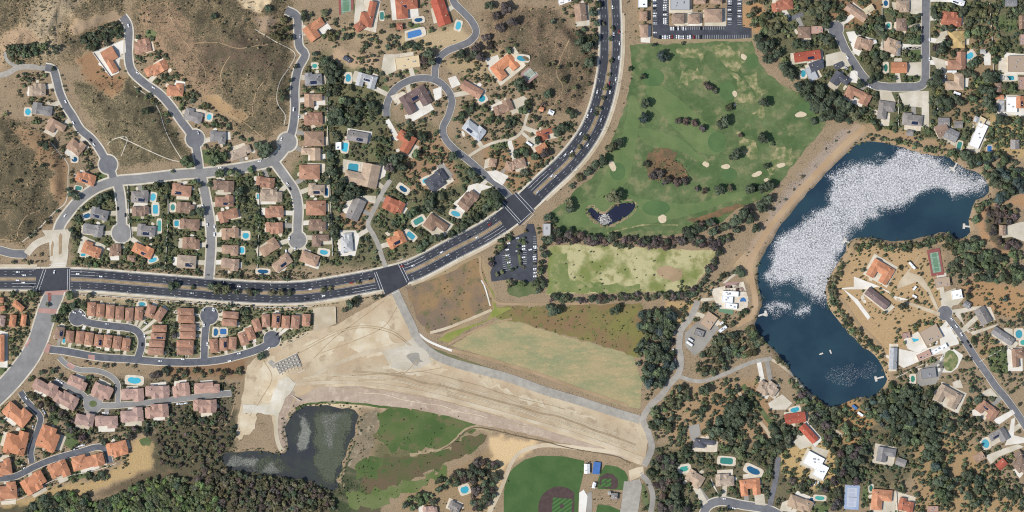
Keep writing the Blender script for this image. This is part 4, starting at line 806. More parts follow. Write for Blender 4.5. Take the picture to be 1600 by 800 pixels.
# forecourts read off the photograph
for p, mm in (('145,82 196,61 197,82 188,86 186,114 174,119 165,112', 'white_conc'), ('600,85 625,85 620,110 605,118 596,108', 'concrete'), ('700,122 712,118 720,132 706,138', 'white_conc'), ('676,140 690,135 690,152 680,158', 'white_conc'), ('610,150 630,143 640,150 620,165', 'deck'), ('632,180 660,172 662,178 634,186', 'white_conc'), ('556,-2 568,-2 572,35 562,42 553,38', 'concrete'),
              ('758,92 778,86 782,98 766,112', 'white_conc'), ('797,158 818,150 826,156 822,168 800,180', 'concrete'), ('822,218 842,210 848,228 836,240', 'concrete'), ('682,258 692,256 708,272 704,282 694,280', 'grey_conc'), ('708,318 728,300 732,290 745,286 770,292 752,298 748,308 735,302 716,325', 'white_conc'), ('760,268 775,266 795,275 785,290 772,282', 'white_conc'), ('758,250 766,246 768,260 756,264', 'concrete'), ('560,305 588,306 586,318 560,312', 'concrete'), ('588,256 606,256 602,275 586,285', 'white_conc'), ('531,360 556,360 562,370 555,400 531,400', 'white_conc'),
              ('1290,86 1314,80 1322,84 1328,104 1316,108 1300,102 1290,104', 'concrete'), ('1322,50 1342,48 1350,70 1342,88 1334,82', 'white_conc'), ('1330,108 1340,112 1340,130 1326,128', 'white_conc'), ('1374,140 1392,142 1400,160 1376,158', 'concrete'), ('1470,50 1480,47 1482,60 1460,68', 'concrete'), ('1455,88 1476,94 1480,115 1468,118', 'concrete'), ('1416,98 1440,97 1440,118 1416,118', 'concrete'), ('1440,142 1451,142 1452,200 1440,196', 'kerb'), ('1404,145 1440,142 1440,168 1412,165', 'kerb'), ('1400,-5 1440,-5 1440,22 1424,22', 'kerb'), ('1536,82 1548,82 1548,102 1538,102', 'white_conc'), ('1560,92 1576,88 1574,114 1560,112', 'deck'), ('1563,116 1590,115 1590,126 1564,126', 'white_conc'), ('1556,150 1572,150 1572,180 1556,178', 'white_conc'), ('1570,150 1600,150 1600,182 1570,178', 'white_conc'),
              ('1110,452 1162,440 1170,470 1160,486 1122,482', 'deck'), ('1132,442 1154,440 1166,456 1134,455', 'courtpink'), ('1122,482 1146,484 1145,492 1124,487', 'courtgreen'), ('1128,443 1150,424 1152,428 1134,442', 'concrete'), ('1070,520 1100,495 1124,512 1100,545 1085,556 1070,540', 'grey_conc'), ('1334,432 1368,445 1388,455 1400,470 1420,468 1395,462 1372,448 1350,452 1316,452 1315,450 1334,448', 'white_conc'), ('1316,450 1340,468 1360,495 1356,500 1340,478', 'white_conc'), ('1440,395 1420,425 1440,432 1452,450 1466,482 1462,484 1448,456 1432,440 1400,452 1404,440 1420,420', 'track'), ('1400,465 1468,488 1468,494 1400,470', 'track'),
              ('1412,530 1434,518 1450,545 1434,552 1418,545', 'white_conc'), ('1466,512 1484,510 1496,530 1500,537 1470,545', 'white_conc'), ('1404,545 1430,550 1462,540 1482,538 1486,550 1456,556 1412,575 1404,570', 'white_conc'), ('1432,580 1472,560 1474,552 1478,570 1462,600 1434,604', 'grey_conc'), ('1474,552 1490,545 1505,555 1496,575 1486,582 1466,582 1464,568', 'white_conc'), ('1472,458 1492,450 1506,466 1496,476 1484,478 1474,478', 'concrete'), ('1486,484 1530,478 1540,480 1500,490 1512,520 1560,506 1556,510 1520,524', 'concrete'), ('1530,478 1548,480 1556,500 1550,500', 'deck'), ('1568,512 1582,514 1584,540 1575,538', 'concrete'), ('1548,606 1560,620 1535,618 1535,612', 'concrete'), ('1552,656 1582,640 1586,646 1560,664', 'white_conc'), ('1580,655 1586,652 1584,680 1600,684 1600,692 1570,696 1576,680', 'white_conc'), ('1540,712 1570,700 1590,694 1600,698 1560,714 1548,726', 'concrete'), ('1488,598 1500,592 1505,606 1490,606', 'concrete'), ('1518,640 1532,638 1534,650 1520,650', 'white_conc'),
              ('1200,630 1222,616 1238,630 1228,640 1204,640', 'concrete'), ('1238,690 1258,678 1272,696 1250,702', 'concrete'), ('1075,665 1092,662 1095,680 1080,690', 'grey_conc'), ('1082,690 1094,686 1094,692 1084,694', 'concrete'), ('1082,762 1092,760 1106,785 1098,790', 'concrete'), ('1110,745 1124,775 1128,780 1114,760', 'white_conc'), ('1178,770 1194,772 1196,790 1180,788', 'concrete'), ('1222,785 1240,778 1236,800 1218,798', 'concrete'), ('1188,600 1205,598 1210,610 1190,614', 'white_conc'), ('1268,696 1296,704 1290,716 1270,708', 'concrete'), ('66,360 112,358 108,376 76,376', 'concrete'), ('77,376 92,376 92,408 78,408', 'concrete'), ('96,376 108,376 104,412 96,412', 'concrete'), ('1562,356 1590,348 1606,345 1606,380 1580,370 1565,372', 'concrete')):
    sheet('forecourt', P(p), M[mm], .33 if mm != 'courtgreen' else .4, val=2)
sheet('riding_arena', smooth(P('1478,550 1488,548 1497,560 1494,572 1486,580 1476,576 1474,564'), 3, True), M['drypatch'], .5, val=2)

# ---------------------------------------------------------------- places, for telling trees and pools apart
PLACES = [(40, 130, 'the far left hillside homes'), (35, 85, 'the upper left hedge'), (180, 55, 'the walled hilltop house'), (235, 95, 'the middle hillside homes'), (310, 170, 'the lowest middle hillside homes'), (360, 230, 'the homes right of the round cul-de-sac'), (70, 30, 'the brushy upper left slope'), (390, 60, 'the brushy central slope'), (115, 260, 'the foot of the far left street'), (30, 280, 'the brushy left slope'), (165, 310, 'the short cul-de-sac'), (120, 400, 'the entry road'), (235, 330, 'the pool row'), (280, 330, 'the straight side street west side'), (345, 300, 'the straight side street upper east side'), (360, 380, 'the straight side street lower east side'), (250, 420, 'the homes above the left boulevard'), (420, 320, 'the east cul-de-sac west side'), (445, 400, 'the end of the east cul-de-sac'), (500, 310, 'the east cul-de-sac east side'), (520, 230, 'the grove east of the upper column'), (490, 160, 'the upper street'), (430, 230, 'the slope above the junction'), (540, 150, 'the pale grey roofed estate'), (500, 60, 'the red tennis court'), (580, 60, 'the top ridge slope'), (640, 60, 'the blue lap pool'), (690, 60, 'the long red roofed house'), (690, 110, 'the junction of the loop road'), (650, 175, 'the house inside the road loop'), (740, 120, 'the slope right of the loop road'), (780, 30, 'the top brushy knoll'), (830, 130, 'the pink sports court'), (900, 90, 'the brush beside the upper boulevard'), (760, 180, 'the estates below the sports court'), (840, 240, 'the orange roofed estate by the boulevard'), (720, 250, 'the diagonal estate road'), (620, 250, 'the courtyard house'), (560, 290, 'the large grey tan villa'), (640, 310, 'the orange roofed pool homes'), (700, 340, 'the lower triangle homes'), (560, 390, 'the homes above the middle boulevard'), (30, 470, 'the gated homes at left'), (110, 470, 'the signal corner'), (130, 560, 'the court road entrance'), (230, 500, 'the private loop'), (320, 560, 'the bank below the court road'), (380, 500, 'the fan of russet homes'), (110, 640, 'the left pink condos'), (260, 650, 'the right pink condos'), (50, 700, 'the upper terraces'), (130, 740, 'the lower terraces'), (300, 700, 'the scrub above the pond'), (120, 780, 'the bottom left wood'), (260, 780, 'the wood left of the pond'), (430, 780, 'the wood below the pond'), (540, 480, 'the gravel lot'), (700, 760, 'the park house pool'), (790, 380, 'the park lot left side'), (845, 400, 'the park lot right side'), (950, 240, 'the golf edge by the boulevard'), (960, 320, 'the golf pond'), (930, 375, 'the hedgerow below the golf pond'), (1030, 90, 'the top left golf hole'), (1130, 140, 'the upper golf green'), (1080, 195, 'the middle golf fairway'), (1040, 275, 'the bare golf patch'), (1130, 290, 'the lower golf fairway'), (1190, 200, 'the right golf edge'), (1080, 370, 'the dark belt below the golf course'), (1160, 340, 'the grove at the lower golf corner'), (880, 470, 'the left field hedgerow'), (980, 470, 'the right field hedgerow'), (1110, 420, 'the diagonal field hedge'), (1020, 520, 'the oak grove left of the ranch road'), (1110, 480, 'the white lake villa'), (1140, 550, 'the shore wood southwest'), (1080, 600, 'the ranch road fork'), (1060, 660, 'the ranch slope'), (1130, 650, 'the dark oak grove'), (1060, 740, 'the park road wood'), (1150, 720, 'the bottom pool homes'), (1210, 680, 'the red roofed south house'), (1260, 620, 'the south shore track'), (1310, 700, 'the wood right of the white roofed house'), (1270, 780, 'the bottom edge homes'), (1360, 740, 'the blue sports court'), (1400, 640, 'the creek wood upper part'), (1440, 680, 'the creek wood lower part'), (1480, 770, 'the bottom right meadow'), (1540, 750, 'the bottom right homes'), (1540, 650, 'the terracotta house by the peninsula road'), (1570, 590, 'the large round lawn'), (1430, 560, 'the white plaza villa'), (1340, 520, 'the lake bank below the peninsula'), (1380, 400, 'the orange roofed peninsula villa'), (1430, 460, 'the white peninsula drive'), (1460, 380, 'the peninsula north shore'), (1500, 420, 'the green tennis court'), (1560, 420, 'the wood east of the peninsula'), (1560, 350, 'the brown scrub ring'), (1560, 280, 'the wood at the lake tip'), (1500, 230, 'the shore above the docks'), (1420, 225, 'the track along the north shore'), (1290, 230, 'the pale dam road'), (1260, 130, 'the grey roofed houses by the golf course'), (1220, 60, 'the oaks at the golf corner'), (1250, 70, 'the red solar roofed house'), (1330, 60, 'the upper right street circle'), (1390, 40, 'the top right pools'), (1380, 110, 'the upper right street bend'), (1430, 170, 'the kerb lots below the bend'), (1470, 90, 'the straight top right street'), (1520, 120, 'the mustard roofed house yard'), (1560, 60, 'the oval top right lawn'), (1580, 140, 'the right edge pool homes'), (1480, 180, 'the grove below the street corner'), (1330, 170, 'the grove above the dam')]
PL = np.array([(a, b) for a, b, c in PLACES])
def place(x, y): return PLACES[int(np.hypot(PL[:, 0] - x, PL[:, 1] - y).argmin())][2]
def by_place(items, end='left'):
    """items (x, y, ...): adds (ordinal, place phrase) so that each can be singled out"""
    g = {}
    for it in items: g.setdefault(place(it[0], it[1]), []).append(it)
    for ph, L in g.items():
        L.sort(key=lambda q: q[0])
        for i, it in enumerate(L): yield it, ordw(i, len(L), end), ph

# ---------------------------------------------------------------- pools
POOLC = dict(c=('turquoise', '4fc6de'), t=('teal', '4fae9e'), b=('blue', '4a86c8'), d=('deep blue', '2f6f9a'), g=('green', '3f8a72'))
POOLS = '44.5,175,9,10,0,c,O 327,183,8,9,10,c,K 492,103,8,7,0,t,K 544,122,9,12,0,c,K 597,25,6,12,0,t,R 654,31,13,7,-5,d,K 647,53,24,10,-15,b,R 716,40,9,13,15,c,K 753,154,11,10,-30,c,K 816,92,17,9,5,c,K 117,249,9,8,0,d,O 123,294,10,6,10,t,R 136,337,11,8,-20,d,K 130,398,8,5,0,c,K 239,308,9,12,10,c,K 243,327,8,14,0,c,R 249,353,6,17,0,t,R 270,324,7,10,0,t,O 276,349,7,9,0,c,R 384,368,10,10,0,c,K 378,391,8,10,0,c,O 404,307,7,9,0,c,K 539,230,9,14,8,c,R 552,262,16,13,5,c,R 510,300,6,12,0,d,R 506,394,13,8,10,c,K 550,376,5,8,0,b,K 666,282,12,9,-25,c,K 630,295,14,8,35,d,K 654,345,16,9,-30,t,R 712,334,15,8,20,c,O 642,368,14,8,40,c,R 210,594,21,11,5,c,K 222,475,11,6,5,c,O 337,519,8,12,5,d,K 349,518,10,9,0,b,R 100,532,5,9,5,c,O 411,424,17,7,3,d,K 239,406,13,7,-20,c,K 1384,5,7,9,0,d,O 1388,40,7,8,0,t,K 1384,106,6,12,0,g,O 1255,115,8,11,0,c,K 1515,87,13,10,-35,c,K 1576,122,17,7,0,c,R 1499,227,7,11,15,t,R 1546,232,7,9,0,b,R 1161,471,10,13,5,b,O 1592,522,11,13,0,c,O 1599,535,10,8,0,t,O 1430,529,10,9,-20,c,R 1426,592,7,10,0,g,K 726,765,13,12,-20,c,K 1069,732,14,9,-10,t,K 1135,720,20,10,5,t,R 1177,735,22,11,25,d,K 1242,640,14,8,-15,c,K 1281,778,15,7,5,t,K 1268,781,7,7,0,d,O 1361,763,6,10,0,g,O 1540,693,11,14,-20,c,O 932,747,3,3,0,c,R'
def pool_outline(w_, h_, kind):
    a = np.linspace(0, 2 * math.pi, 28, endpoint=False); c, s = np.cos(a), np.sin(a)
    if kind == 'O': return np.stack([c * w_ / 2, s * h_ / 2], 1)
    if kind == 'R': p = 5; return np.stack([np.sign(c) * np.abs(c) ** (2 / p) * w_ / 2, np.sign(s) * np.abs(s) ** (2 / p) * h_ / 2], 1)
    k = 1 - .26 * np.exp(-((a - math.pi / 2) / .5) ** 2) * (w_ >= h_) - .26 * np.exp(-((a - math.pi) / .5) ** 2) * (h_ > w_)
    return np.stack([c * w_ / 2 * k, s * h_ / 2 * k], 1)
pl = []
for e in POOLS.split()[:-1]:
    q = e.split(','); pl.append(tuple(map(float, q[:5])) + (q[5], q[6]))
for (x, y, w_, h_, a, c, kd), od, ph in by_place(pl):
    shape = dict(O='oval', R='rectangular', K='kidney shaped')[kd]; cn = POOLC[c][0]
    o = thing('swimming_pool', '%s %s pool, %s near %s' % (cn, shape, od, ph), 'pool', W(x, y), math.radians(-a), 'garden swimming pools')
    u = pool_outline(w_, h_, kd) * S; n = len(u); r = random.Random(int(x)); gr = 1.35 + r.random() * .25
    ou = pool_outline(w_ * gr, h_ * gr, 'R') * S; v, f = [], []
    for q in range(n): v += [(ou[q, 0], ou[q, 1], -.6), (ou[q, 0], ou[q, 1], .5), (u[q, 0], u[q, 1], .5), (u[q, 0], u[q, 1], .25)]
    for q in range(n):
        b, d = 4 * q, 4 * ((q + 1) % n)
        for e in range(3): f.append((b + e, b + e + 1, d + e + 1, d + e)[::-1])
    obj('coping', v, f, M['deck'], o)
    wt = obj('water', [(p[0], p[1], .33) for p in u], [tuple(range(n))], M['poolwater'], o); wt.color = tuple(min(1, q_ * kk) for kk in [r.uniform(.55, 1.05)] for q_ in lin(POOLC[c][1], .8, r.uniform(.75, 1.0))[:3]) + (1,)
    mark(rect(x, y, w_ * gr, h_ * gr, a), 2)

# ---------------------------------------------------------------- sports courts
def court(x, y, w_, h_, a, mo, mi, label, lines=True, corner=0):
    o = thing('sports_court', label, 'court', W(x, y, .3), math.radians(-a)); W_, D = w_ * S, h_ * S; v, f = [], []; box(v, f, -W_ / 2, W_ / 2, -D / 2, D / 2, -1.5, .1); obj('surround', v, f, mo, o)
    lw, ld = (min(11, W_ * .58), min(23.8, D * .74)) if h_ >= w_ else (min(23.8, W_ * .74), min(11, D * .58)); v, f = [], []; box(v, f, -lw / 2 - .8, lw / 2 + .8, -ld / 2 - .8, ld / 2 + .8, .1, .13, False); obj('playing_surface', v, f, mi, o)
    if lines:
        L = []; k = .09; vert = ld >= lw
        for sx in (-.5, -.375, .375, .5): L.append((sx * lw - k, sx * lw + k, -ld / 2, ld / 2) if vert else (-lw / 2, lw / 2, sx * ld - k, sx * ld + k))
        for sy in (-.5, -.27, .27, .5): L.append((-lw / 2, lw / 2, sy * ld - k, sy * ld + k) if vert else (sy * lw - k, sy * lw + k, -ld / 2, ld / 2))
        for n_, (x0, x1, y0, y1) in enumerate(L):
            v, f = [], []; box(v, f, x0, x1, y0, y1, .13, .14 + .002 * n_, False); obj('court_line', v, f, M['paint'], o)
        v, f = [], []
        if vert: box(v, f, -lw / 2 - .6, lw / 2 + .6, -.04, .04, .14, 1.05)
        else: box(v, f, -.04, .04, -ld / 2 - .6, ld / 2 + .6, .14, 1.05)
        obj('net', v, f, M['steel'], o)
    for sx, sy in ((-1, -1), (1, -1), (1, 1), (-1, 1)):
        v, f = [], []; box(v, f, sx * (W_ / 2 - .15) - .06, sx * (W_ / 2 - .15) + .06, sy * (D / 2 - .15) - .06, sy * (D / 2 - .15) + .06, .1, 3); obj('fence_post', v, f, M['steel'], o)
    mark(rect(x, y, w_ + 2, h_ + 2, a), 2)
court(541, 10, 23, 40, -2, M['courtred'], M['courtgreen'], 'red tennis court with green centre on the top ridge')
court(833, 112, 36, 20, -40, M['courtpink'], M['courtgrey'], 'faded pink sports court beside the orange roofed estate')
court(1461, 410, 20, 42, -10, M['courtred'], M['courtgreen'], 'green tennis court with maroon border east of the peninsula villa')
court(1331, 777, 23, 38, 3, M['courtblue'], mat('court_pale', 'aeb6c4', fine=.05), 'pale blue sports court near the bottom edge')
o = thing('batting_cage', 'blue covered batting cage between the ball fields', 'batting cage', W(932, 731), math.radians(-8)); v, f = [], []; box(v, f, -4.4, 4.4, -7.6, 7.6, 3, 3.2); obj('roof', v, f, mat('blue_canvas', '3f6fb4', '4878bc', sc1=.2, fine=.06), o)
for sx in (-4.1, 4.1):
    for sy in (-7.2, 0, 7.2): v, f = [], []; box(v, f, sx - .1, sx + .1, sy - .1, sy + .1, -1, 3); obj('post', v, f, M['steel'], o)
mark(rect(932, 731, 12, 20), 2)

# ---------------------------------------------------------------- dam works
def spillway():
    o = thing('spillway', 'concrete spillway apron studded with baffle blocks on the earth dam', 'spillway', W(452, 573, .4), math.radians(25)); v, f = [], []; box(v, f, -15, 15, -11, 11, -1, .15); obj('apron', v, f, M['grey_conc'], o)
    v, f = [], []; box(v, f, -.95, .95, -.7, .7, 0, 1.1); me = mesh('block', v, f, M['dusty2'])
    for i in range(7):
        for j in range(5): inst('block', me, o, (-12.6 + i * 4.2, -8.8 + j * 4.2 + (1.2 if i % 2 else 0), .15))
    for sy in (-1, 1): v, f = [], []; box(v, f, -17, 17, sy * 11.6 - .4, sy * 11.6 + .4, -1, 1.6); obj('side_wall', v, f, M['dusty2'], o)
spillway()
sheet('concrete_apron', band(smooth(P('452,592 446,606 438,622 433,645 431,668 434,690 440,704'), 4), 3.4), mat('dusty_concrete', 'c4b698', 'b8a886', sc1=.05, fine=.12), .46, val=1)
sheet('concrete_apron', P('380,632 404,633 422,630 428,612 436,596 450,588 463,599 456,612 446,622 440,640 434,650 404,645 380,645'), M['dusty2'], .52, 1); sheet('concrete_apron', P('418,566 424,562 434,570 428,576'), M['access'], .44)
sheet('footpath', band(smooth(P('655,522 668,532 685,540 706,548'), 3), 1.8), M['white_conc'], .3); sheet('footpath', band(smooth(P('752,438 758,450 766,478'), 3), 1.0), M['white_conc'], .3)
for p, lab in (('456,617 470,626', 'short pale wall on the dam edge by the pond'), ('524,480 525,506', 'dark retaining wall right of the gravel lot'), ('440,544 480,521', 'pale wall behind the rightmost russet homes')):
    (x0, y0), (x1, y1) = P(p); L = math.hypot(x1 - x0, y1 - y0) * S; o = thing('retaining_wall', lab, 'wall', W((x0 + x1) / 2, (y0 + y1) / 2), math.atan2(-(y1 - y0), x1 - x0)); o['kind'] = 'thing'; v, f = [], []; box(v, f, -L / 2, L / 2, -.3, .3, -2, 1.5); obj('wall_body', v, f, M['white_conc'], o); v, f = [], []; box(v, f, -L / 2 - .1, L / 2 + .1, -.42, .42, 1.5, 1.65); obj('wall_cap', v, f, M['concrete'], o)
def long_wall(pts, lab, h_=1.8, m=None, nm='garden_wall'):
    c = smooth(P(pts) if isinstance(pts, str) else pts, 6); L, R = offs(c, .22), offs(c, -.22); o = thing(nm, lab, 'wall', W(c[0][0], c[0][1])); o['kind'] = 'thing'; ox, oy, oz = o.location
    for part, k, z0, z1, mm in (('wall_body', 1.0, -.8, h_, m or M['wallm']), ('wall_cap', 1.5, h_, h_ + .14, M['trim'])):
        v, f = [], []
        for a, b in zip(c + (L - c) * k, c + (R - c) * k):
            for p, z in ((a, z0), (a, z1), (b, z1), (b, z0)): q = W(p[0], p[1], z); v.append((q[0] - ox, q[1] - oy, q[2] - oz))
        for i in range(len(c) - 1):
            for e in range(4): f.append((4 * i + e, 4 * i + (e + 1) % 4, 4 * i + 4 + (e + 1) % 4, 4 * i + 4 + e))
        f += [(3, 2, 1, 0), (len(v) - 4, len(v) - 3, len(v) - 2, len(v) - 1)]; obj(part, v, f, mm, o)
long_wall(cut(22.6, arc_of(125, 436), arc_of(488, 456)), 'long pale block wall between the boulevard and the russet homes')
for p, lab in (('262,288 263,330 261,370 259,412', 'garden wall behind the homes west of the straight side street'), ('404,270 405,320 404,370 402,420', 'garden wall between the straight side street and east cul-de-sac homes'), ('511,112 512,200 516,300 520,400', 'long garden wall behind the upper column of homes'), ('200,290 201,330 205,372', 'garden wall between short cul-de-sac and pool row'), ('283,480 281,520 278,556', 'garden wall left of the long russet column'), ('1403,150 1404,200', 'fence between the kerb lots below the bend'), ('1546,5 1550,60 1552,110', 'fence right of the mustard roofed house yard'), ('1378,12 1378,60 1380,95', 'garden wall behind the upper right pools'), ('1499,520 1550,502', 'garden wall below the orchard'), ('1530,565 1580,538', 'garden wall above the large round lawn'), ('146,82 195,62', 'upper white wall of the hilltop house'), ('146,83 172,119', 'lower white wall of the hilltop house'), ('1400,590 1440,570 1470,556', 'garden wall below the white plaza villa'), ('1400,768 1402,800', 'hedge wall beside the bottom terracotta house'), ('0,733 30,728 60,782 100,768 180,728', 'white boundary wall below the lower terraces')):
    if lab.startswith('white'): p = '0,784 30,780 50,770 80,752 115,742 150,735 182,724'
    long_wall(p, lab, m=M['whitewall'] if 'white' in lab else None)
def dock(x, y, a, lab, L=9):
    o = thing('dock', lab, 'dock', (X_(x), Y_(y), -2), math.radians(-a)); v, f = [], []; box(v, f, -L / 2, L / 2, -1, 1, .5, .7); obj('gangway', v, f, M['wood'], o); v, f = [], []; box(v, f, -L / 2 - 3, -L / 2, -3.4, 3.4, .5, .72); obj('platform', v, f, M['wood'], o)
    for sx in (-L / 2 - 2.6, -L / 2 - .4):
        for sy in (-3, 3): v, f = [], []; box(v, f, sx - .15, sx + .15, sy - .15, sy + .15, -3, 1.3); obj('post', v, f, M['wood'], o)
for a in ((1327, 379, 25, 'white dock at the peninsula tip'), (1493, 259, -60, 'white dock on the north shore'), (1514, 354, 5, 'white dock at the east end of the lake'), (1190, 492, 160, 'white dock on the west shore'), (1376, 590, -15, 'white dock on the lower east shore')): dock(*a)
def boat(x, y, a, lab, L=5.5, B=2.0, hx='e8e8e6'):
    o = thing('boat', lab, 'boat', (X_(x), Y_(y), -2), math.radians(-a)); v, f = [], []; st = [(-.5, .8, .3), (-.2, 1, .25), (.2, .9, .3), (.42, .4, .45), (.5, .03, .6)]
    for t, b, z in st: v += [(t * L, -b * B / 2, .5 + z * .4), (t * L, -b * B / 3, -.2), (t * L, b * B / 3, -.2), (t * L, b * B / 2, .5 + z * .4)]
    for i in range(4):
        for e in range(3): f.append((4 * i + e, 4 * i + 4 + e, 4 * i + 5 + e, 4 * i + 1 + e))
    f.append((0, 1, 2, 3)); obj('hull', v, f, M['trim'], o); v, f = [], []
    for t, b, z in st: v += [(t * L, -b * B / 2 * .95, .42 + z * .3), (t * L, b * B / 2 * .95, .42 + z * .3)]
    f = [(2 * i, 2 * i + 2, 2 * i + 3, 2 * i + 1) for i in range(4)]; obj('deck', v, f, M['wood'], o); v, f = [], []; box(v, f, -.1 * L, .1 * L, -B * .35, B * .35, .4, .75); obj('seat', v, f, M['deck'], o)
for a in ((1196, 493, 20, 'white motorboat moored at the west shore dock'), (1298, 550, 70, 'tiny white boat alone in the middle of the lower lake'), (1487, 262, 10, 'white boat moored at the north shore dock'), (1283, 553, 160, 'small pale boat left of the lone boat on the lower lake')): boat(*a)

# ---------------------------------------------------------------- cars
def car_meshes(van=False):
    L, B = (4.7, 1.9) if not van else (5.4, 2.05); v, f = [], []
    st = [(-.5, .86, .42, .80), (-.47, .95, .3, .98), (-.2, 1, .28, 1.0), (.15, 1, .28, 1.0), (.3, .98, .28, .93), (.46, .92, .3, .82), (.5, .8, .42, .68)]
    for t, b, z0, z1 in st: v += [(t * L, -b * B / 2, z0), (t * L, -b * B / 2, z1), (t * L, b * B / 2, z1), (t * L, b * B / 2, z0)]
    for i in range(len(st) - 1):
        for e in range(4): a, b = e, (e + 1) % 4; f.append((4 * i + a, 4 * i + b, 4 * i + 4 + b, 4 * i + 4 + a))
    f += [(0, 3, 2, 1), (24, 25, 26, 27)]
    x0, x1, zt = (-.36, .12, 1.46) if not van else (-.46, .2, 2.0); box(v, f, x0 * L, x1 * L, -B * .38, B * .38, zt, zt + .05)
    bm = mesh('body', v, f, M['carpaint']); v, f = [], []; a0, a1 = (x0 - .1, x1 + .15) if not van else (x0 - .02, x1 + .12)
    v = [(a0 * L, -B * .46, .95), (a1 * L, -B * .46, .95), (a1 * L, B * .46, .95), (a0 * L, B * .46, .95), (x0 * L, -B * .38, zt), (x1 * L, -B * .38, zt), (x1 * L, B * .38, zt), (x0 * L, B * .38, zt)]
    f = [(0, 1, 5, 4), (1, 2, 6, 5), (2, 3, 7, 6), (3, 0, 4, 7), (4, 5, 6, 7)]; gm = mesh('window', v, f, M['glass'] if not van else M['glass'])
    v, f = [], []
    for s in (-.11, .11):
        for q in range(10): v.append((.33 * math.cos(q * math.pi / 5), s, .33 * math.sin(q * math.pi / 5)))
    f = [tuple(range(10)), tuple(range(19, 9, -1))] + [(q, 10 + q, 10 + (q + 1) % 10, (q + 1) % 10) for q in range(10)]; wm = mesh('wheel', v, f, M['tyre'])
    return bm, gm, wm, L, B
CM = [car_meshes(), car_meshes(True)]
CC = dict(w=('white', 'f2f2f0'), s=('silver', 'c4c8cc'), k=('black', '23262b'), r=('red', 'a8322c'), b=('blue', '36496e'), g=('grey', '6b7078'))
def car(x, y, heading, c, label, group, van=False, dz=.3):
    bm, gm, wm, L, B = CM[int(van)]
    o = thing('van' if van else 'car', label, 'van' if van else 'car', W(x, y, dz), heading, group); b = inst('body', bm, o); b.color = lin(CC[c][1]); inst('window', gm, o)
    for sx in (-.3, .3):
        for sy in (-.46, .46): inst('wheel', wm, o, (sx * L, sy * B, .33))
def tangent(x, y):
    best = (1e9, 0)
    for r_ in ROADS:
        c = np.asarray(r_[4]); d = np.hypot(c[:, 0] - x, c[:, 1] - y); k = int(d.argmin())
        if d[k] < best[0]: j = min(k, len(c) - 2); best = (d[k], math.atan2(-(c[j + 1, 1] - c[j, 1]), c[j + 1, 0] - c[j, 0]))
    return best[1]
def carset(dat, phrase, group, end='left', ang=None):
    it = []
    for e in dat.split():
        q = e.split(','); it.append((float(q[0]), float(q[1]), q[2]))
    it.sort(key=lambda q: q[0 if end == 'left' else 1])
    for i, (x, y, c) in enumerate(it):
        van = c[-1] == 'V'; h = tangent(x, y) if ang is None else math.radians(ang)
        car(x, y, h + (math.pi if random.Random(int(x * y)).random() < .5 else 0), c[0], '%s %s, %s of those %s' % (CC[c[0]][0], 'van' if van else 'car', ordw(i, len(it), end), phrase), group, van)
carset('28,425,w 28,438,w 37,441.5,w 85,425,w 122,428,w 158,432,w 49,446,k 38,430,w', 'around the left signal junction', 'cars on the boulevard')
carset('345,446,w 374,447.5,w 430,453,w 485,452,w 506,462,w 480,467,k 549,442,r 579,436,k 258,440,g 300,458,s', 'on the middle boulevard', 'cars on the boulevard')
carset('628,416,r 645,415,w 690,394,w 733,371,k 745,371,w 765,351,r 700,398,s', 'on the boulevard between the two right signals', 'cars on the boulevard')
carset('862,275,w 883,242,w 893,237,w 907,209,w 918,227,w 868,275,s 918,181,w 924,172,s 933,144,w 939,187,s 953,144,w 952,130,r 962,124,w 967,90,w 968,68,w 958,93,k 959,53,s 967,50,r 957,11,w 840,300,s', 'on the curving upper boulevard', 'cars on the boulevard', 'top')
carset('1023,1,w 1023,5,b 1023,9,w 1023,13,k 1023,17,g 1023,21,w 1023,25,w 1023,36,s 1023,51,w', 'parked in the left office row', 'cars in the office lot', 'top', 0)
carset('1039,0,w 1039,4,s 1039,8.5,w 1039,12,w 1039,15.5,s 1039,19,k 1039,23,w 1039,29.5,w 1039,33,w 1039,36,w', 'parked beside the office buildings', 'cars in the office lot', 'top', 0)
carset('1140,2,w 1140,5.5,s 1140,9,k 1140,15.5,w 1140,19,k 1140,30,wV', 'parked in the inner right office row', 'cars in the office lot', 'top', 0)
carset('1155.5,0,w 1155.5,6,w 1155.5,17,w 1155.5,25.5,w', 'parked in the outer right office row', 'cars in the office lot', 'top', 0)
carset('1031,58,k 1035.5,58,w 1039,58,wV 1042.5,58,s 1046,58,w 1050,58,r 1053.5,58,g 1057,58,w 1060.5,58,wV 1064,58,s 1067.5,58,w 1074.5,58,w 1078,58,wV 1084,58,r 1095,58,k', 'parked along the golf side of the office lot', 'cars in the office lot', 'left', 90)
carset('1048.5,44.5,w 1052,44.5,w 1056,44.5,k 1059.5,44.5,w 1067.5,44.5,w 1071.5,44.5,s 1095,44.5,k', 'parked under the office walkway', 'cars in the office lot', 'left', 90)
carset('792,399,w 795.5,410,w 793,390,w 795,380,w 808,392,s 809,372,s 818.5,402,w 818.5,389,w 818.5,384.5,w 829,390,w 836,385,w 837,387.5,w 835,401,w 836,404.5,w 836,420,w 836,426,w 836,431.5,w', 'in the park lot', 'cars in the park lot', 'left', 10)
carset('103,159,w 115,192,w 142,219,k 147,226,w 201,40,w 215,114,w 240,137,w 102,337,w 181,312,w 184,326,k 196,336,k 310,208,s', 'on the left hillside streets', 'cars on side streets')
carset('344,262,w 352,254,k 357,254,k 317,322,w 324,351,w 335,354,w 335,366,wV 323,385,k 440,217,w 405,252,w 449,287,w 453,295,k 467,182,w 459,171,wV 469,57,s 447,345,w 452,372,w 447,393,wV 461,389,w', 'on the central side streets', 'cars on side streets')
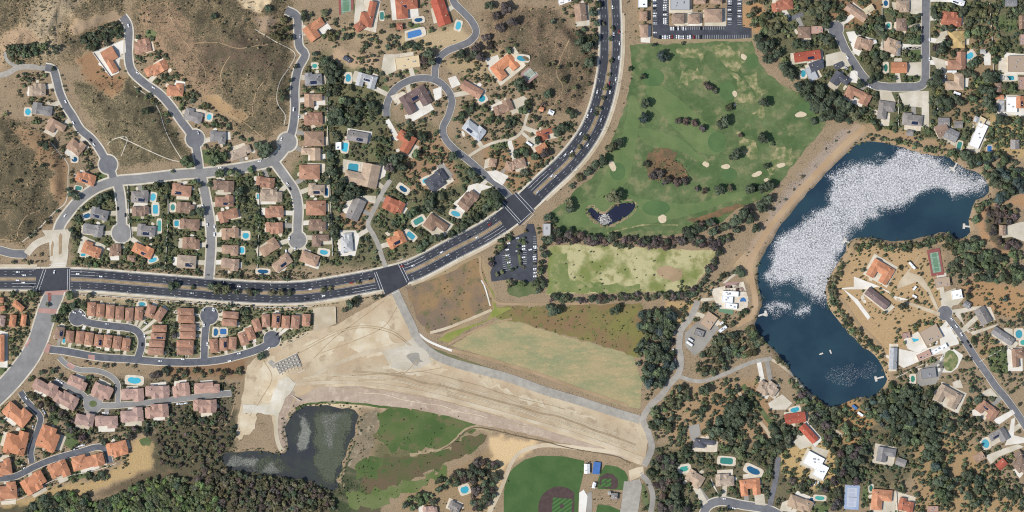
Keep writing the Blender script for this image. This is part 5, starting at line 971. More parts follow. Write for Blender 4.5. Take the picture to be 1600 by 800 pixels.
carset('116,488,w 126,487,w 132,493,w 167,506,s 226,525,w 222,538,k 250,564,w 286,561,w 318,484,s 333,483,w 335,485,s 319,508,w 324,537,w 359,564,w 374,552,w 420,544,w 433,522,k 437,528,k 228,505,w', 'on the russet home streets', 'cars on side streets')
carset('91,594,w 96,598,w 41,622,w 51,667,s 122,698,w 130,696,s 119,701,k 37,732,w 22,737,r 155,646,k 162,645,w 168,645,s 278,631,w 284,631,s 290,630,w 345,611,w 67,641,s 70,646,s 72,651,k 116,702,s 127,696,w 36,726,s 70,730,k', 'among the condos and terraces', 'cars at the condos')
carset('1359,136,w 1324,90,w 1441,44,k 1452,62,w 1452,92,w 1465,170,wV 1477,120,w 1322,106,s 1131,779,w 1139,793,w 1147,794,w 1486,498,w 1494,510,w 1502,523,w 1486,512,w 1512,534,k 1516,541,k 1054,520,s 1053,532,k 1052,547,w 1053,551,w 1054,556,r 1055,562,g 1055,567,w 1273,755,w 1278,754,w 1301,759,w 1268,758,s', 'on the lanes around the lake', 'cars around the lake')
# caravans and lorries
def trailer(x, y, a, L, B, hx, lab, nm='caravan'):
    o = thing(nm, lab, nm.replace('_', ' '), W(x, y, .35), math.radians(-a)); v, f = [], []
    st = [(-.5, .9, .6, 2.5), (-.47, 1, .5, 2.75), (.47, 1, .5, 2.75), (.5, .9, .6, 2.4)]
    for t, b, z0, z1 in st: v += [(t * L, -b * B / 2, z0), (t * L, -b * B / 2, z1), (t * L, b * B / 2, z1), (t * L, b * B / 2, z0)]
    for i in range(3):
        for e in range(4): f.append((4 * i + e, 4 * i + (e + 1) % 4, 4 * i + 4 + (e + 1) % 4, 4 * i + 4 + e))
    f += [(0, 3, 2, 1), (12, 13, 14, 15)]; b = obj('body', v, f, M['carpaint'], o); b.color = lin(hx)
    for sx in (-.25, .25):
        for sy in (-.46, .46): inst('wheel', CM[0][2], o, (sx * L, sy * B, .33), 0, (1.2, 1.4, 1.2))
    v, f = [], []; box(v, f, -.4, .4, -.3, .3, 2.75, 2.95); obj('roof_hatch', v, f, M['metal'], o); mark(rect(x, y, L / S, B / S, a), 2)
for a in ((827, 225, 35, 9, 2.8, 'eeeeec', 'white caravan beside the orange roofed outbuilding'), (1487, 112, 0, 12, 2.6, 'e8e6e0', 'long white caravan below the brown L-shaped house'), (1495, 146, 20, 9, 3, 'efefed', 'white caravan below the tan L-shaped house'), (1363, 67, -20, 11, 4.5, 'd8d4ca', 'pale caravan beside the light brown house'), (1424, 415, 48, 11, 2.8, 'efefed', 'white caravan on the peninsula drive'), (1428, 450, -50, 6, 2.6, 'efefed', 'upper small white caravan in the peninsula yard'), (1428, 463, 30, 6, 2.6, 'efefed', 'lower small white caravan in the peninsula yard'), (1077, 537, 35, 9, 2.8, 'efefed', 'white caravan in the ranch yard by the road'), (1079, 531, 35, 7, 2.6, 'd8d8d6', 'second pale caravan in the ranch yard'), (1344, 647, 35, 8, 3, 'f0f0ee', 'white caravan on the bare ground south of the lake'), (1127, 505, -35, 6, 2.6, 'dedcd6', 'small caravan behind the tan lake building'), (1567, 528, 0, 0.1, 0.1, 'ffffff', '')):
    if a[6]: trailer(*a)
trailer(1335, 636, 40, 7.5, 3.2, '3f78b8', 'blue lorry on the bare ground south of the lake', 'lorry')

# ---------------------------------------------------------------- street lamps
def lamp_meshes():
    v, f = [], []
    for z, r in ((-.5, .22), (.3, .2), (9, .1)): v += [(r * math.cos(q * math.pi / 3), r * math.sin(q * math.pi / 3), z) for q in range(6)]
    for i in (0, 6): f += [(i + q, i + (q + 1) % 6, i + 6 + (q + 1) % 6, i + 6 + q) for q in range(6)]
    p = mesh('pole', v, f, M['steel']); v, f = [], []; box(v, f, 0, 3, -.07, .07, 8.9, 9.05); a = mesh('arm', v, f, M['steel']); v, f = [], []; box(v, f, 2.7, 3.9, -.25, .25, 8.8, 9.0); return p, a, mesh('lamp_head', v, f, M['trim'])
LM = lamp_meshes(); s = 40; lp = []
while s < arc[-1] - 10:
    for sd2 in (-17.6, 17.6):
        if clear(s): p = cut(sd2, s, s + .2, 2)[0]; t = cut(0, s, s + .2, 2)[0]; lp.append((p[0], p[1], math.atan2(-(t[1] - p[1]), t[0] - p[0])))
    s += 74
lp = sorted(q for q in lp if 0 < q[0] < 1600 and 0 < q[1] < 800)
for i, (x, y, h) in enumerate(lp):
    o = thing('street_lamp', 'steel street lamp at the boulevard kerb, %s of the lamps' % ordw(i, len(lp), 'left'), 'street lamp', W(x, y, .4), h, 'street lamps along the boulevard')
    for nm, me in zip(('pole', 'arm', 'lamp_head'), LM): inst(nm, me, o)
# ---------------------------------------------------------------- vegetation
TONE = dict(c='a3946e', d='525d46', g='61704a', p='5c524d', y='757a4c', b='4a5a52', s='6a664c', o='636446', l='667f44')
def ico(sub=1):
    t = (1 + 5 ** .5) / 2; v = [(-1, t, 0), (1, t, 0), (-1, -t, 0), (1, -t, 0), (0, -1, t), (0, 1, t), (0, -1, -t), (0, 1, -t), (t, 0, -1), (t, 0, 1), (-t, 0, -1), (-t, 0, 1)]
    f = [(0, 11, 5), (0, 5, 1), (0, 1, 7), (0, 7, 10), (0, 10, 11), (1, 5, 9), (5, 11, 4), (11, 10, 2), (10, 7, 6), (7, 1, 8), (3, 9, 4), (3, 4, 2), (3, 2, 6), (3, 6, 8), (3, 8, 9), (4, 9, 5), (2, 4, 11), (6, 2, 10), (8, 6, 7), (9, 8, 1)]
    return np.array(v) / math.hypot(1, t), f
def crown(seed, nclump, nleaf, lsize, core=True):
    """unit crown: leaf-sized faces over overlapping clumps, uneven outline, gaps between; (verts, quads, tint)"""
    r = np.random.default_rng(seed); d = r.normal(size=(nclump, 3)); d /= np.linalg.norm(d, axis=1)[:, None]; d[:, 2] = np.abs(d[:, 2]) * .9 - .25
    cen = d * r.uniform(.35, .66, (nclump, 1)); cr = r.uniform(.26, .44, nclump); ct = r.uniform(.75, 1.25, nclump)
    k = r.integers(0, nclump, nleaf); n = r.normal(size=(nleaf, 3)); n[:, 2] = np.abs(n[:, 2]) * 1.0 - .3; n /= np.linalg.norm(n, axis=1)[:, None]
    p = cen[k] + n * (cr[k] * r.uniform(.82, 1.12, nleaf))[:, None]; p[:, 2] = p[:, 2] * .85
    nn = n + r.normal(size=(nleaf, 3)) * .45; nn /= np.linalg.norm(nn, axis=1)[:, None]
    a = np.cross(nn, r.normal(size=(nleaf, 3))); a /= np.linalg.norm(a, axis=1)[:, None]; b = np.cross(nn, a); s = (lsize * r.uniform(.6, 1.3, nleaf))[:, None]
    v = np.stack([p - a * s, p - b * s * .7, p + a * s, p + b * s * .7], 1).reshape(-1, 3); q = np.arange(nleaf * 4).reshape(-1, 4)
    tint = np.repeat(ct[k] * r.uniform(.7, 1.3, nleaf), 4)
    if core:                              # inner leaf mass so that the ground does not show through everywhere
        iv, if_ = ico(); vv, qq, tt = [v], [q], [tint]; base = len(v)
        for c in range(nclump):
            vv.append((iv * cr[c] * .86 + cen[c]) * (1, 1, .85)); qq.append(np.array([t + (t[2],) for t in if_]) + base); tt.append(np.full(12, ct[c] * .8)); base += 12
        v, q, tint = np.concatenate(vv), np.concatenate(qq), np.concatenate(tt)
    return v, q, tint
BIG = [crown(100 + i, (9, 12, 14, 10, 15, 11)[i], 215, (.15, .135, .125, .16, .12, .14)[i]) for i in range(6)]; MED = [crown(200 + i, 6, 56, .23) for i in range(6)]; MID = [crown(250 + i, 3, 30, .3) for i in range(6)]; SML = [crown(300 + i, 3, 14, .46, False) for i in range(6)]
def to_mesh(name, v, q, col, m):
    me = bpy.data.meshes.new(name); n = len(q); tri = q[:, 2] == q[:, 3]
    lens = np.where(tri, 3, 4); me.vertices.add(len(v)); me.vertices.foreach_set('co', v.astype(np.float32).ravel())
    loops = q.ravel()[np.stack([np.ones(n, bool), np.ones(n, bool), np.ones(n, bool), ~tri], 1).ravel()]
    me.loops.add(len(loops)); me.loops.foreach_set('vertex_index', loops.astype(np.int32)); me.polygons.add(n)
    me.polygons.foreach_set('loop_start', np.concatenate([[0], np.cumsum(lens)[:-1]]).astype(np.int32))
    me.update(calc_edges=True); ca = me.color_attributes.new('Col', 'FLOAT_COLOR', 'POINT'); ca.data.foreach_set('color', col.astype(np.float32).ravel()); me.materials.append(m); me.validate(); return me
def trunk_mesh():
    v, f = [], []
    def limb(pts, rad):
        b = len(v)
        for (x, y, z), r in zip(pts, rad): v.extend([(x + r * math.cos(q * math.pi / 3), y + r * math.sin(q * math.pi / 3), z) for q in range(6)])
        for i in range(len(pts) - 1): f.extend([(b + 6 * i + q, b + 6 * i + (q + 1) % 6, b + 6 * i + 6 + (q + 1) % 6, b + 6 * i + 6 + q) for q in range(6)])
    limb([(0, 0, -.15), (0, 0, .25), (.03, .02, .6), (.02, .05, 1.0)], (.075, .06, .045, .02))
    for a in range(4): c, s = math.cos(a * 1.6 + .4), math.sin(a * 1.6 + .4); limb([(0, 0, .35 + .05 * a), (.22 * c, .22 * s, .62 + .04 * a), (.45 * c, .45 * s, .8 + .05 * a)], (.035, .026, .012))
    return mesh('trunk', v, f, M['bark'])
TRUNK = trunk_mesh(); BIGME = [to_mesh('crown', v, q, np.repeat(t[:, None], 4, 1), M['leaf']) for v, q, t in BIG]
TREES = []; r_c = random.Random(99)       # x, y, r, tone
def add(x, y, r, t, force=False):
    if not force:
        o_ = occ(x, y)
        if o_ & 3: return
        for a in (0, 1.57, 3.14, 4.71):
            if occ(x + r * .55 * math.cos(a), y + r * .55 * math.sin(a)) & 3: return
    TREES.append((x, y, r, t))
SINGLE = '''337,27,7,d 1035,88,11,b 1021,69,5,d 1109,137,8,p 1103,133,6,p 1115,142,6,d 1008,162,10,d 1005,185,10,b 1139,168,8,d 1132,191,12,d 1126,196,9,d 1192,160,11,d 1060,189,7,p 1072,190,7,p 1085,192,7,p 1097,200,7,p 1193,75,14,d 1183,62,11,d 1200,92,12,d 814,133,14,d 921,98,10,d 905,66,10,d 917,74,10,d 932,38,7,d 930,60,8,d 926,20,8,d 934,8,7,d
955,230,12,o 965,224,10,d 942,250,11,d 930,258,10,d 918,268,9,d 905,278,8,o 893,290,6,d 959,308,13,o 966,305,9,d 888,316,9,o 890,326,9,d 856,340,8,d 866,345,6,d 891,360,7,d 860,374,10,d 1019,275,8,p 1025,269,7,p 1032,272,8,p 1045,281,8,p 1058,286,8,p 1070,282,8,p 1038,284,6,p 1010,257,7,d 1087,296,6,p 1101,298,6,p 1122,297,10,d 1140,295,7,o 1170,297,10,d 1176,294,8,d 1150,241,11,d 1144,246,7,d 1157,212,5,p 1191,218,11,d 1097,202,6,p 1193,294,10,d 1203,290,9,d 1160,335,13,d 1150,345,12,d 1172,342,10,d 1168,328,10,p 1190,322,12,d 1198,312,10,d 1150,360,9,d 1180,358,9,d 865,486,13,d 859,480,8,d 960,486,9,d 966,480,7,d 1005,120,6,d 984,108,5,d 1068,68,4,d
10,178,5,g 85,107,5,d 417,235,14,d 410,242,10,d 405,228,9,d 75,230,9,d 66,225,6,d 30,283,6,d 290,252,10,g 298,258,9,g 270,268,4,d 112,303,8,d 120,308,8,d 108,296,5,d 158,310,9,d 168,307,9,d 150,318,7,d 130,325,6,d 122,340,6,d 118,368,8,d 113,358,6,d 302,333,8,d 315,331,9,d 375,300,10,d 380,312,8,d 312,288,6,d 305,282,6,g 245,290,8,d 262,292,7,g 328,288,7,d 336,250,12,g 350,245,10,g 345,272,9,g 360,270,8,g 372,272,7,g 392,266,7,g
545,305,12,d 530,295,12,d 560,300,10,d 520,310,10,d 535,285,10,d 522,270,9,d 515,265,8,d 548,292,9,d 617,250,12,d 628,262,12,d 610,262,10,p 602,253,9,d 625,245,9,d 640,212,9,d 660,215,9,d 650,240,10,g 708,246,9,d 675,307,9,d 690,308,8,d 672,318,9,d 737,272,9,d 745,282,8,d 730,268,6,d 775,305,12,d 768,315,10,g 760,325,9,d 778,320,9,d 735,345,9,d 725,352,8,d 745,340,8,d 672,325,8,d 648,330,8,d 640,335,7,d 655,385,8,d 665,380,7,d 690,370,8,d 705,365,8,d 717,358,8,d 670,85,10,d 675,98,9,d 662,95,8,p 750,90,10,p 740,85,9,d 765,72,8,p 720,85,9,d 732,92,8,d 790,15,12,p 800,35,11,p 775,25,9,p 765,10,9,d 782,45,9,p 795,80,8,d 745,75,9,p 760,60,9,p 640,70,7,d 650,73,7,d 626,75,6,d 607,74,6,d 527,180,12,d 535,190,10,d 520,190,10,d 525,170,8,d 515,112,10,d 522,105,9,d 518,125,9,d 510,95,8,d 545,160,9,d 560,165,9,d 580,165,9,d 590,170,8,d 545,140,8,o 475,30,7,d 474,22,6,d 520,60,8,o 515,52,7,o 545,58,7,d 508,20,8,o 442,155,7,d 440,145,6,d 450,140,5,d 453,125,5,d 462,105,5,d 444,32,8,o 450,45,7,o 455,60,6,o 435,60,7,o 420,15,7,d
840,220,9,d 852,240,9,p 822,240,8,d 835,245,8,d 808,240,9,d 820,270,8,d 815,235,8,g 870,205,10,d 880,200,9,d 818,172,10,g 825,162,8,g 855,148,8,d 838,186,6,d 895,180,8,d 888,175,7,d 850,163,5,p 793,195,9,d 800,190,8,d 775,240,6,d
70,260,5,d 60,460,7,d 20,458,6,d 50,459,8,g 110,462,9,g 140,462,7,d 130,475,8,d 115,478,8,d 100,485,8,g 85,498,7,g 74,477,5,d 165,450,0.1,d 547,475,10,d 555,470,8,d 538,482,6,d 586,465,5,d 596,462,4,d 409,556,8,d 268,447,9,d 275,445,7,d 300,449,5,d 330,448,8,d 340,452,9,o 355,453,9,o 345,446,7,d 370,456,6,d 390,456,8,o 400,457,6,d 425,457,7,o 440,457,7,o 453,457,7,d 505,453,6,o 518,450,5,o 560,441,4,o 943,37,4,o 955,45,5,o 953,60,5,d 955,95,5,o 952,118,4,o 946,137,6,o 941,152,5,d 935,168,6,o 930,178,5,d 915,215,6,o 903,230,5,o 893,243,5,o
230,175,8,d 1243,70,9,d 1255,72,9,d 1262,70,8,d 1290,65,8,d 1300,72,8,d 1282,58,7,d 1290,40,8,d 1296,60,7,d 1228,112,12,d 1235,120,10,d 1222,105,9,d 1245,68,9,g 1213,85,10,d 1205,70,10,d 1206,50,9,o 1215,40,9,o 1225,30,8,y 1260,135,10,d 1280,140,10,d 1275,160,11,d 1285,170,11,d 1300,150,10,d 1310,160,10,d 1295,180,11,d 1310,185,10,d 1325,165,9,d 1335,180,10,o 1345,175,9,d 1285,185,9,d 1270,190,7,d 1315,175,9,d 1360,125,9,d 1345,132,8,d 1365,100,9,o 1360,108,9,o 1370,115,8,d 1355,95,8,o 1375,45,9,d 1380,55,8,d 1372,30,8,d 1340,50,7,d 1290,10,9,d 1280,15,9,o 1300,15,8,o 1310,30,7,d
1470,77,12,d 1462,75,9,p 1478,68,9,d 1480,62,7,p 1488,85,8,d 1460,125,12,d 1465,115,9,d 1452,130,8,d 1462,25,9,d 1458,15,7,d 1423,65,9,g 1432,62,8,g 1420,35,8,g 1428,45,8,d 1485,45,7,d 1475,45,6,d 1500,22,8,d 1505,15,8,d 1525,15,9,o 1535,20,9,o 1545,15,8,o 1515,35,8,d 1510,55,9,g 1525,50,9,g 1535,48,8,g 1516,100,8,d 1525,95,8,d 1510,115,9,d 1520,118,8,d 1540,120,11,d 1550,125,10,d 1535,140,11,d 1548,145,11,d 1540,160,11,d 1550,170,10,d 1555,120,8,d 1480,160,11,d 1470,155,9,d 1490,155,9,d 1500,160,8,d 1520,155,9,g 1525,145,7,g 1560,185,10,d 1570,190,9,d 1555,95,7,g 1552,80,8,g 1565,75,8,g 1580,140,8,g 1570,135,8,d 1590,190,8,d'''
for e in SINGLE.split():
    q = e.split(','); r_ = float(q[2])
    if r_ > 1: TREES.append((float(q[0]), float(q[1]), r_, q[3]))
def wood(p, sp, r0, r1, tones, keep=1.0, seed=0):
    if seed: sp *= .74
    else: r0 *= .8; r1 *= 1.06
    p = np.asarray(P(p) if isinstance(p, str) else p); r = random.Random(seed + int(p[0][0] * 3 + p[0][1])); (x0, y0), (x1, y1) = p.min(0), p.max(0)
    y = y0
    while y < y1:
        x = x0 + r.uniform(0, sp)
        while x < x1:
            qx, qy = x + r.uniform(-.45, .45) * sp, y + r.uniform(-.45, .45) * sp
            if r.random() < keep + (.22 if seed else 0) and (not seed or vnoise(np.array(qx), np.array(qy), 71, 13) * .7 + .3 * vnoise(np.array(qx), np.array(qy), 72, 5) > .36) and inpoly(np.array(qx), np.array(qy), p): add(qx, qy, r.uniform(r0, r1), r.choice(tones))
            x += sp
        y += sp
def belt(p, hw, sp, r0, r1, tones, keep=1.0): wood(band(smooth(P(p), 5), hw), sp, r0, r1, tones, keep)
for a in (('1000,488 1050,484 1058,510 1056,545 1052,575 1030,605 1004,606 1000,575 992,560 1000,530', 9, 6, 10, 'dddgb'), ('1112,528 1150,514 1185,512 1193,528 1182,552 1150,566 1125,582 1100,590 1085,575 1095,558', 9, 5.5, 9, 'ddgoo'), ('1200,535 1222,555 1240,585 1215,562', 7, 4, 7, 'do'),
          ('1500,228 1540,240 1560,236 1600,262 1600,300 1560,312 1550,306 1545,278 1510,255', 9, 6, 10, 'ddgb'), ('1545,304 1600,300 1580,312 1540,322 1528,340 1516,372 1522,320', 8, 5, 8, 'ddg'), ('1490,205 1515,200 1512,232 1500,238 1480,240', 9, 5, 8, 'ddg'), ('1542,320 1575,316 1592,340 1592,385 1575,388 1562,380 1548,365 1538,340', 7, 4.5, 7, 'pppds', .9), ('1500,372 1520,372 1545,395 1600,420 1600,446 1560,440 1530,440 1500,420 1480,385', 9, 6, 10, 'ddgg', .95), ('1425,370 1470,362 1500,374 1490,392 1450,384', 7, 4, 7, 'dgo'), ('1480,395 1505,410 1525,450 1510,470 1495,440 1480,425', 8, 5, 8, 'dpd', .8),
          ('1330,640 1350,630 1385,612 1400,640 1420,655 1450,670 1470,700 1480,735 1465,740 1440,700 1410,690 1385,680 1360,650', 9, 6, 10, 'ddgb'), ('1400,605 1460,610 1470,640 1440,665 1405,650', 9, 6, 10, 'dd'), ('1300,700 1345,690 1360,700 1345,740 1345,755 1320,755 1312,800 1295,790 1305,745', 9, 6, 9, 'ddp'), ('1245,610 1285,640 1300,665 1310,690 1290,698 1270,670 1255,645', 9, 5, 9, 'ddpg', .9), ('1285,632 1310,635 1325,665 1345,675 1330,690 1310,672 1295,650', 9, 6, 9, 'ddg'), ('1205,660 1240,665 1245,695 1215,712 1200,700', 9, 5, 9, 'dd', .85), ('1215,745 1305,765 1300,775 1240,770 1215,760', 8, 4, 7, 'dgp', .8), ('1480,735 1510,735 1540,755 1600,760 1600,790 1560,775 1530,800 1510,780 1490,765', 10, 6, 9, 'dd', .8), ('1455,745 1480,742 1490,780 1465,785', 9, 7, 10, 'dg', .9), ('1430,660 1520,640 1520,668 1480,690 1445,680', 11, 6, 9, 'dd', .7), ('1500,600 1545,612 1540,625 1500,640', 9, 5, 8, 'ddg', .8),
          ('1010,640 1050,600 1080,600 1085,625 1060,640 1050,665 1025,690', 10, 5, 9, 'ddg', .75), ('1098,660 1130,640 1150,620 1175,620 1172,655 1150,665 1140,690 1110,690', 10, 7, 11, 'ddd', .9), ('1080,610 1110,605 1105,640 1085,650', 14, 8, 11, 'dd', .8), ('1125,690 1200,680 1200,720 1160,716 1120,712', 9, 5, 9, 'ddg', .8), ('1005,730 1030,715 1070,700 1085,715 1060,730 1062,770 1080,800 1030,800 1025,770', 9, 6, 9, 'ddp', .9), ('1070,690 1110,698 1110,715 1070,710', 9, 5, 8, 'd', .9),
          ('640,770 680,765 680,800 625,800', 9, 5, 8, 'dg', .8), ('705,740 735,735 740,715 775,720 780,740 770,790 740,800 735,770 715,755', 9, 6, 9, 'ddp'), ('620,795 700,740 720,750 690,770', 8, 4, 7, 'gd', .7),
          ('40,800 60,782 110,768 130,772 145,790 200,765 245,745 290,748 330,760 345,800', 6.5, 5, 8, 'dggglo'), ('300,738 350,728 420,745 480,752 515,772 530,800 330,800', 6.5, 4, 6.5, 'doosp'), ('68,772 95,768 100,785 70,790', 9, 6, 9, 'dd'), ('118,772 135,772 135,800 112,800', 9, 6, 9, 'd'), ('138,745 160,738 168,735 165,750 145,755', 7, 4, 6, 'd'),
          ('242,680 290,655 350,650 366,680 350,712 340,730 300,735 250,725', 6, 2.5, 5, 'sodgp', .85), ('355,660 370,660 368,690 352,690', 8, 5, 7, 'd'), ('100,640 150,690 190,685 200,665 240,660 245,670 200,690 150,700 120,690 90,645', 8, 4.5, 7, 'ddp', .9), ('255,650 300,640 360,640 355,660 300,660 255,665', 8, 4, 6, 'pds', .8), ('70,590 40,620 60,640 90,640 100,660 120,685 90,620', 8, 4, 7, 'dps', .75),
          ('210,580 260,575 330,580 390,570 380,590 320,600 260,592 230,590', 9, 4, 7, 'dsdp', .7), ('100,575 60,580 70,600 130,590', 8, 4, 6, 'ds', .6), ('270,505 283,505 278,560 262,560', 7, 4, 6, 'dp', .95), ('355,475 398,478 385,505 372,510 372,488', 7, 4, 6, 'd', .9), ('80,520 92,505 100,470 120,470 130,485 108,495 90,515', 7, 4, 6.5, 'dg', .8),
          ('15,75 60,68 95,66 97,82 60,90 30,102 18,95', 6, 3.5, 6, 'ddg'), ('122,62 150,45 185,30 198,30 198,55 175,65 145,80 132,75', 6, 3.5, 6.5, 'ddd'), ('40,112 75,112 80,125 40,128 20,122', 7, 3, 5, 'dsg', .8), ('30,110 50,130 45,160 25,150', 8, 2.5, 4, 'so', .7),
          ('1520,395 1600,420 1600,395 1570,392', 9, 5, 8, 'gd', .8), ('1250,0 1300,0 1310,30 1290,45 1250,22', 9, 5, 8, 'do', .85), ('1165,0 1200,-5 1215,30 1200,62 1178,45 1172,30', 9, 5, 8, 'dog', .8), ('1355,30 1380,25 1385,95 1372,125 1350,100', 9, 5, 8, 'dog', .7), ('1236,128 1260,130 1330,165 1350,185 1310,195 1280,180', 9, 6, 10, 'dd', .8), ('1184,180 1200,200 1215,250 1195,290', 22, 4, 6, 'd', .4), ('1350,185 1420,192 1415,205 1360,200', 8, 4, 7, 'dg', .7), ('1380,140 1400,150 1400,200 1375,190', 9, 4, 6, 'dg', .5), ('1400,145 1440,145 1440,175 1405,178', 9, 3.5, 5.5, 'dg', .6), ('1455,140 1480,150 1500,200 1455,190', 9, 4, 7, 'dg', .6),
          ('765,375 800,358 805,372 788,392 775,395', 7, 4, 6.5, 'dg'), ('755,402 775,395 775,425 760,425', 8, 5, 8, 'dp'), ('838,350 855,370 852,385 840,372', 7, 4, 6, 'd'), ('840,385 852,385 850,440 840,440', 7, 5, 8, 'd'), ('790,438 820,440 815,450 792,448', 8, 4, 6, 'dg', .8), ('828,440 852,440 850,462 830,458', 8, 5, 7, 'd', .9), ('1112,440 1130,425 1152,412 1162,425 1150,440 1125,448', 8, 5, 8, 'dd', .9), ('1092,480 1118,462 1120,490 1100,500', 8, 5, 7, 'd', .9), ('1120,490 1150,500 1145,512 1125,500', 7, 4, 6, 'd', .9), ('1148,480 1170,478 1165,495 1148,500', 7, 4, 6, 'dg', .8),
          ('505,95 530,90 535,135 525,150 508,150', 8, 5, 8, 'dd'), ('510,150 545,160 600,160 600,180 545,200 512,200', 9, 5, 8, 'ddg', .85), ('512,200 525,200 530,260 520,300 510,330 508,250', 8, 5, 8, 'dd', .85), ('508,310 525,300 560,310 570,300 575,292 540,310 525,380 512,380', 8, 5, 8, 'dd', .75), ('575,200 612,195 618,235 590,240', 10, 4, 7, 'dg', .55), ('700,140 730,160 750,190 720,195 705,185', 9, 5, 8, 'dg', .75), ('750,190 790,190 780,160 760,155', 10, 4, 7, 'dg', .6), ('640,330 680,300 700,300 690,330 660,345', 9, 5, 7, 'd', .6), ('730,350 775,330 790,318 770,345 700,378 650,398 640,392 690,365', 8, 4.5, 7, 'dg', .8), ('600,335 640,345 640,360 600,350', 9, 4, 6, 'dg', .6), ('480,80 500,78 505,98 482,100', 7, 4, 6, 'dg', .8), ('418,40 460,40 460,75 430,62', 8, 4, 6, 'oo', .8), ('555,40 620,35 620,90 570,85', 14, 4, 6, 'do', .5), ('860,10 900,10 900,40 865,40', 12, 4, 6, 'do', .6), ('895,5 938,0 936,90 920,105 905,75', 9, 5, 7, 'dd', .8), ('855,95 930,100 920,150 870,175 850,150', 13, 3.5, 6, 'oos', .6), ('1440,425 1460,470 1470,485 1464,486 1450,460 1436,430', 5, 2.5, 3.5, 'd'), ('1400,458 1440,470 1468,482 1466,486 1430,474 1400,464', 5, 2.5, 3.5, 'd'), ('1402,478 1418,470 1420,490 1404,490', 20, 9, 11, 'd'), ('1515,484 1530,484 1530,494 1520,496', 7, 3, 4, 'd', .7), ('1525,470 1555,466 1580,462 1580,475 1540,476', 9, 4, 6, 'bd', .7), ('1576,488 1600,480 1600,510 1585,514', 9, 6, 9, 'd', .9), ('1512,520 1532,516 1530,530 1515,535', 9, 6, 9, 'd', .9)):
    wood(*a)
for a in (('870,370 900,374 960,376 1010,378 1060,380 1110,378 1140,372', 8, 8, 5.5, 9, 'ddpp'), ('1060,366 1100,356 1150,350', 8, 9, 6, 9, 'ddp'), ('858,464 900,467 960,466 1000,464 1060,463 1090,458', 4, 7, 5, 7.5, 'ddp'), ('1062,468 1085,455 1095,440 1112,415 1130,390', 4, 6, 4.5, 7, 'pdd'), ('1200,385 1235,338 1270,300 1310,258 1345,224', 1.5, 5, 2, 3, 'os'), ('1180,400 1174,440 1180,470 1176,500', 8, 7, 5, 8, 'ddg'), ('1316,408 1302,440 1302,470 1318,500 1346,530 1368,552 1388,580', 6, 5.5, 3.5, 6, 'dogs'), ('1336,388 1370,382 1420,386 1460,374', 6, 5.5, 3.5, 6, 'dgo'), ('1352,214 1390,219 1440,230 1490,243 1530,258', 4, 5, 3, 5, 'dg'), ('1232,596 1258,622 1288,642 1320,644', 6, 6, 4, 7, 'dg'), ('1392,600 1395,622 1350,632', 6, 6, 4, 7, 'dg'), ('1330,200 1290,236 1250,280 1225,310 1200,330', 3, 11, 2.5, 4, 'ds'), ('210,140 240,160 262,190 275,215', 4, 8, 3, 4.5, 'dg'), ('96,112 102,140 112,168 124,190 150,216', 2.5, 7, 2.5, 4, 'd'), ('195,272 240,268 280,262', 2, 9, 2.5, 4, 'd'), ('200,292 240,288 280,284 305,283', 3, 7, 3.5, 5.5, 'dg'), ('340,275 380,270 415,264', 3, 7, 3.5, 5.5, 'dg'), ('385,285 400,300 405,340 405,380 400,410', 4, 7, 3.5, 6, 'dg'), ('262,295 265,330 262,370 260,410', 4, 7, 3, 5, 'dg'), ('200,410 270,418 320,428', 5, 8, 3.5, 5.5, 'dg'), ('340,430 400,434 470,436 540,430 590,418', 4, 8, 3.5, 6, 'dgs'), ('115,412 160,416 200,420', 4, 8, 3.5, 6, 'dg'), ('5,410 40,406 70,404', 6, 9, 3, 5, 'sd'), ('860,300 890,272 920,240 945,205', 2, 9, 2, 3.5, 'd'), ('720,130 690,192 700,170', 3, 9, 2.5, 3.5, 'd'), ('615,155 640,136 670,132 690,145 698,165 690,195', 2, 6, 2, 3.2, 'd'), ('45,370 70,350 90,330', 5, 8, 2.5, 4.5, 'sd'), ('787,772 800,735 830,715 860,712 905,715', 1, 9, 1.6, 2.6, 'g'), ('120,482 160,472 260,474 300,478 350,476', 3, 8, 2.5, 4, 'gd'), ('90,545 130,546 170,552 230,552', 3, 7, 2.5, 3.8, 'gds'), ('130,566 200,572 260,574', 3, 7, 2.8, 4.5, 'ds')):
    belt(*a)
for x, y, rr in ((811, 376, 4), (809, 384, 3.5), (811, 394, 4), (813, 405, 3), (814, 412, 3), (818, 373, 4), (821, 379, 3.5), (800, 420, 4), (806, 418, 3), (785, 424, 5), (778, 428, 5), (795, 440, 5), (818, 417, 3.5), (822, 360, 4), (835, 412, 3), (834, 394, 3)): TREES.append((x, y, rr, r_c.choice('dgo')))
for c_, hw_, n_ in ((POND, 4, 420), (LAKE, 3, 520), (GPOND, 1.5, 40)):
    for k in range(n_):
        q = c_[r_c.randrange(len(c_))]; x, y = q[0] + r_c.gauss(0, hw_), q[1] + r_c.gauss(0, hw_)
        if not inpoly(np.array(x), np.array(y), c_) or r_c.random() < .3:
            if not (1180 < x < 1350 and y < 1880 - x * 1.24 and c_ is LAKE): TREES.append((x, y, r_c.uniform(.9, 2.6), r_c.choice('sogdl')))
for k in range(90): a = r_c.uniform(0, 6.283); d = r_c.uniform(0, 1) ** .5; TREES.append((1045 + 32 * d * math.cos(a), 268 + 20 * d * math.sin(a), r_c.uniform(.7, 2.0), r_c.choice('psoc')))
for k in range(260):
    s_ = r_c.uniform(arc_of(120, 436), arc_of(590, 436)); q = cut(r_c.choice((-21, -22, 23.8, 24.3)) + r_c.gauss(0, .4), s_, s_ + .2, 2)[0]; TREES.append((q[0], q[1], r_c.uniform(.8, 1.6), r_c.choice('dgs')))
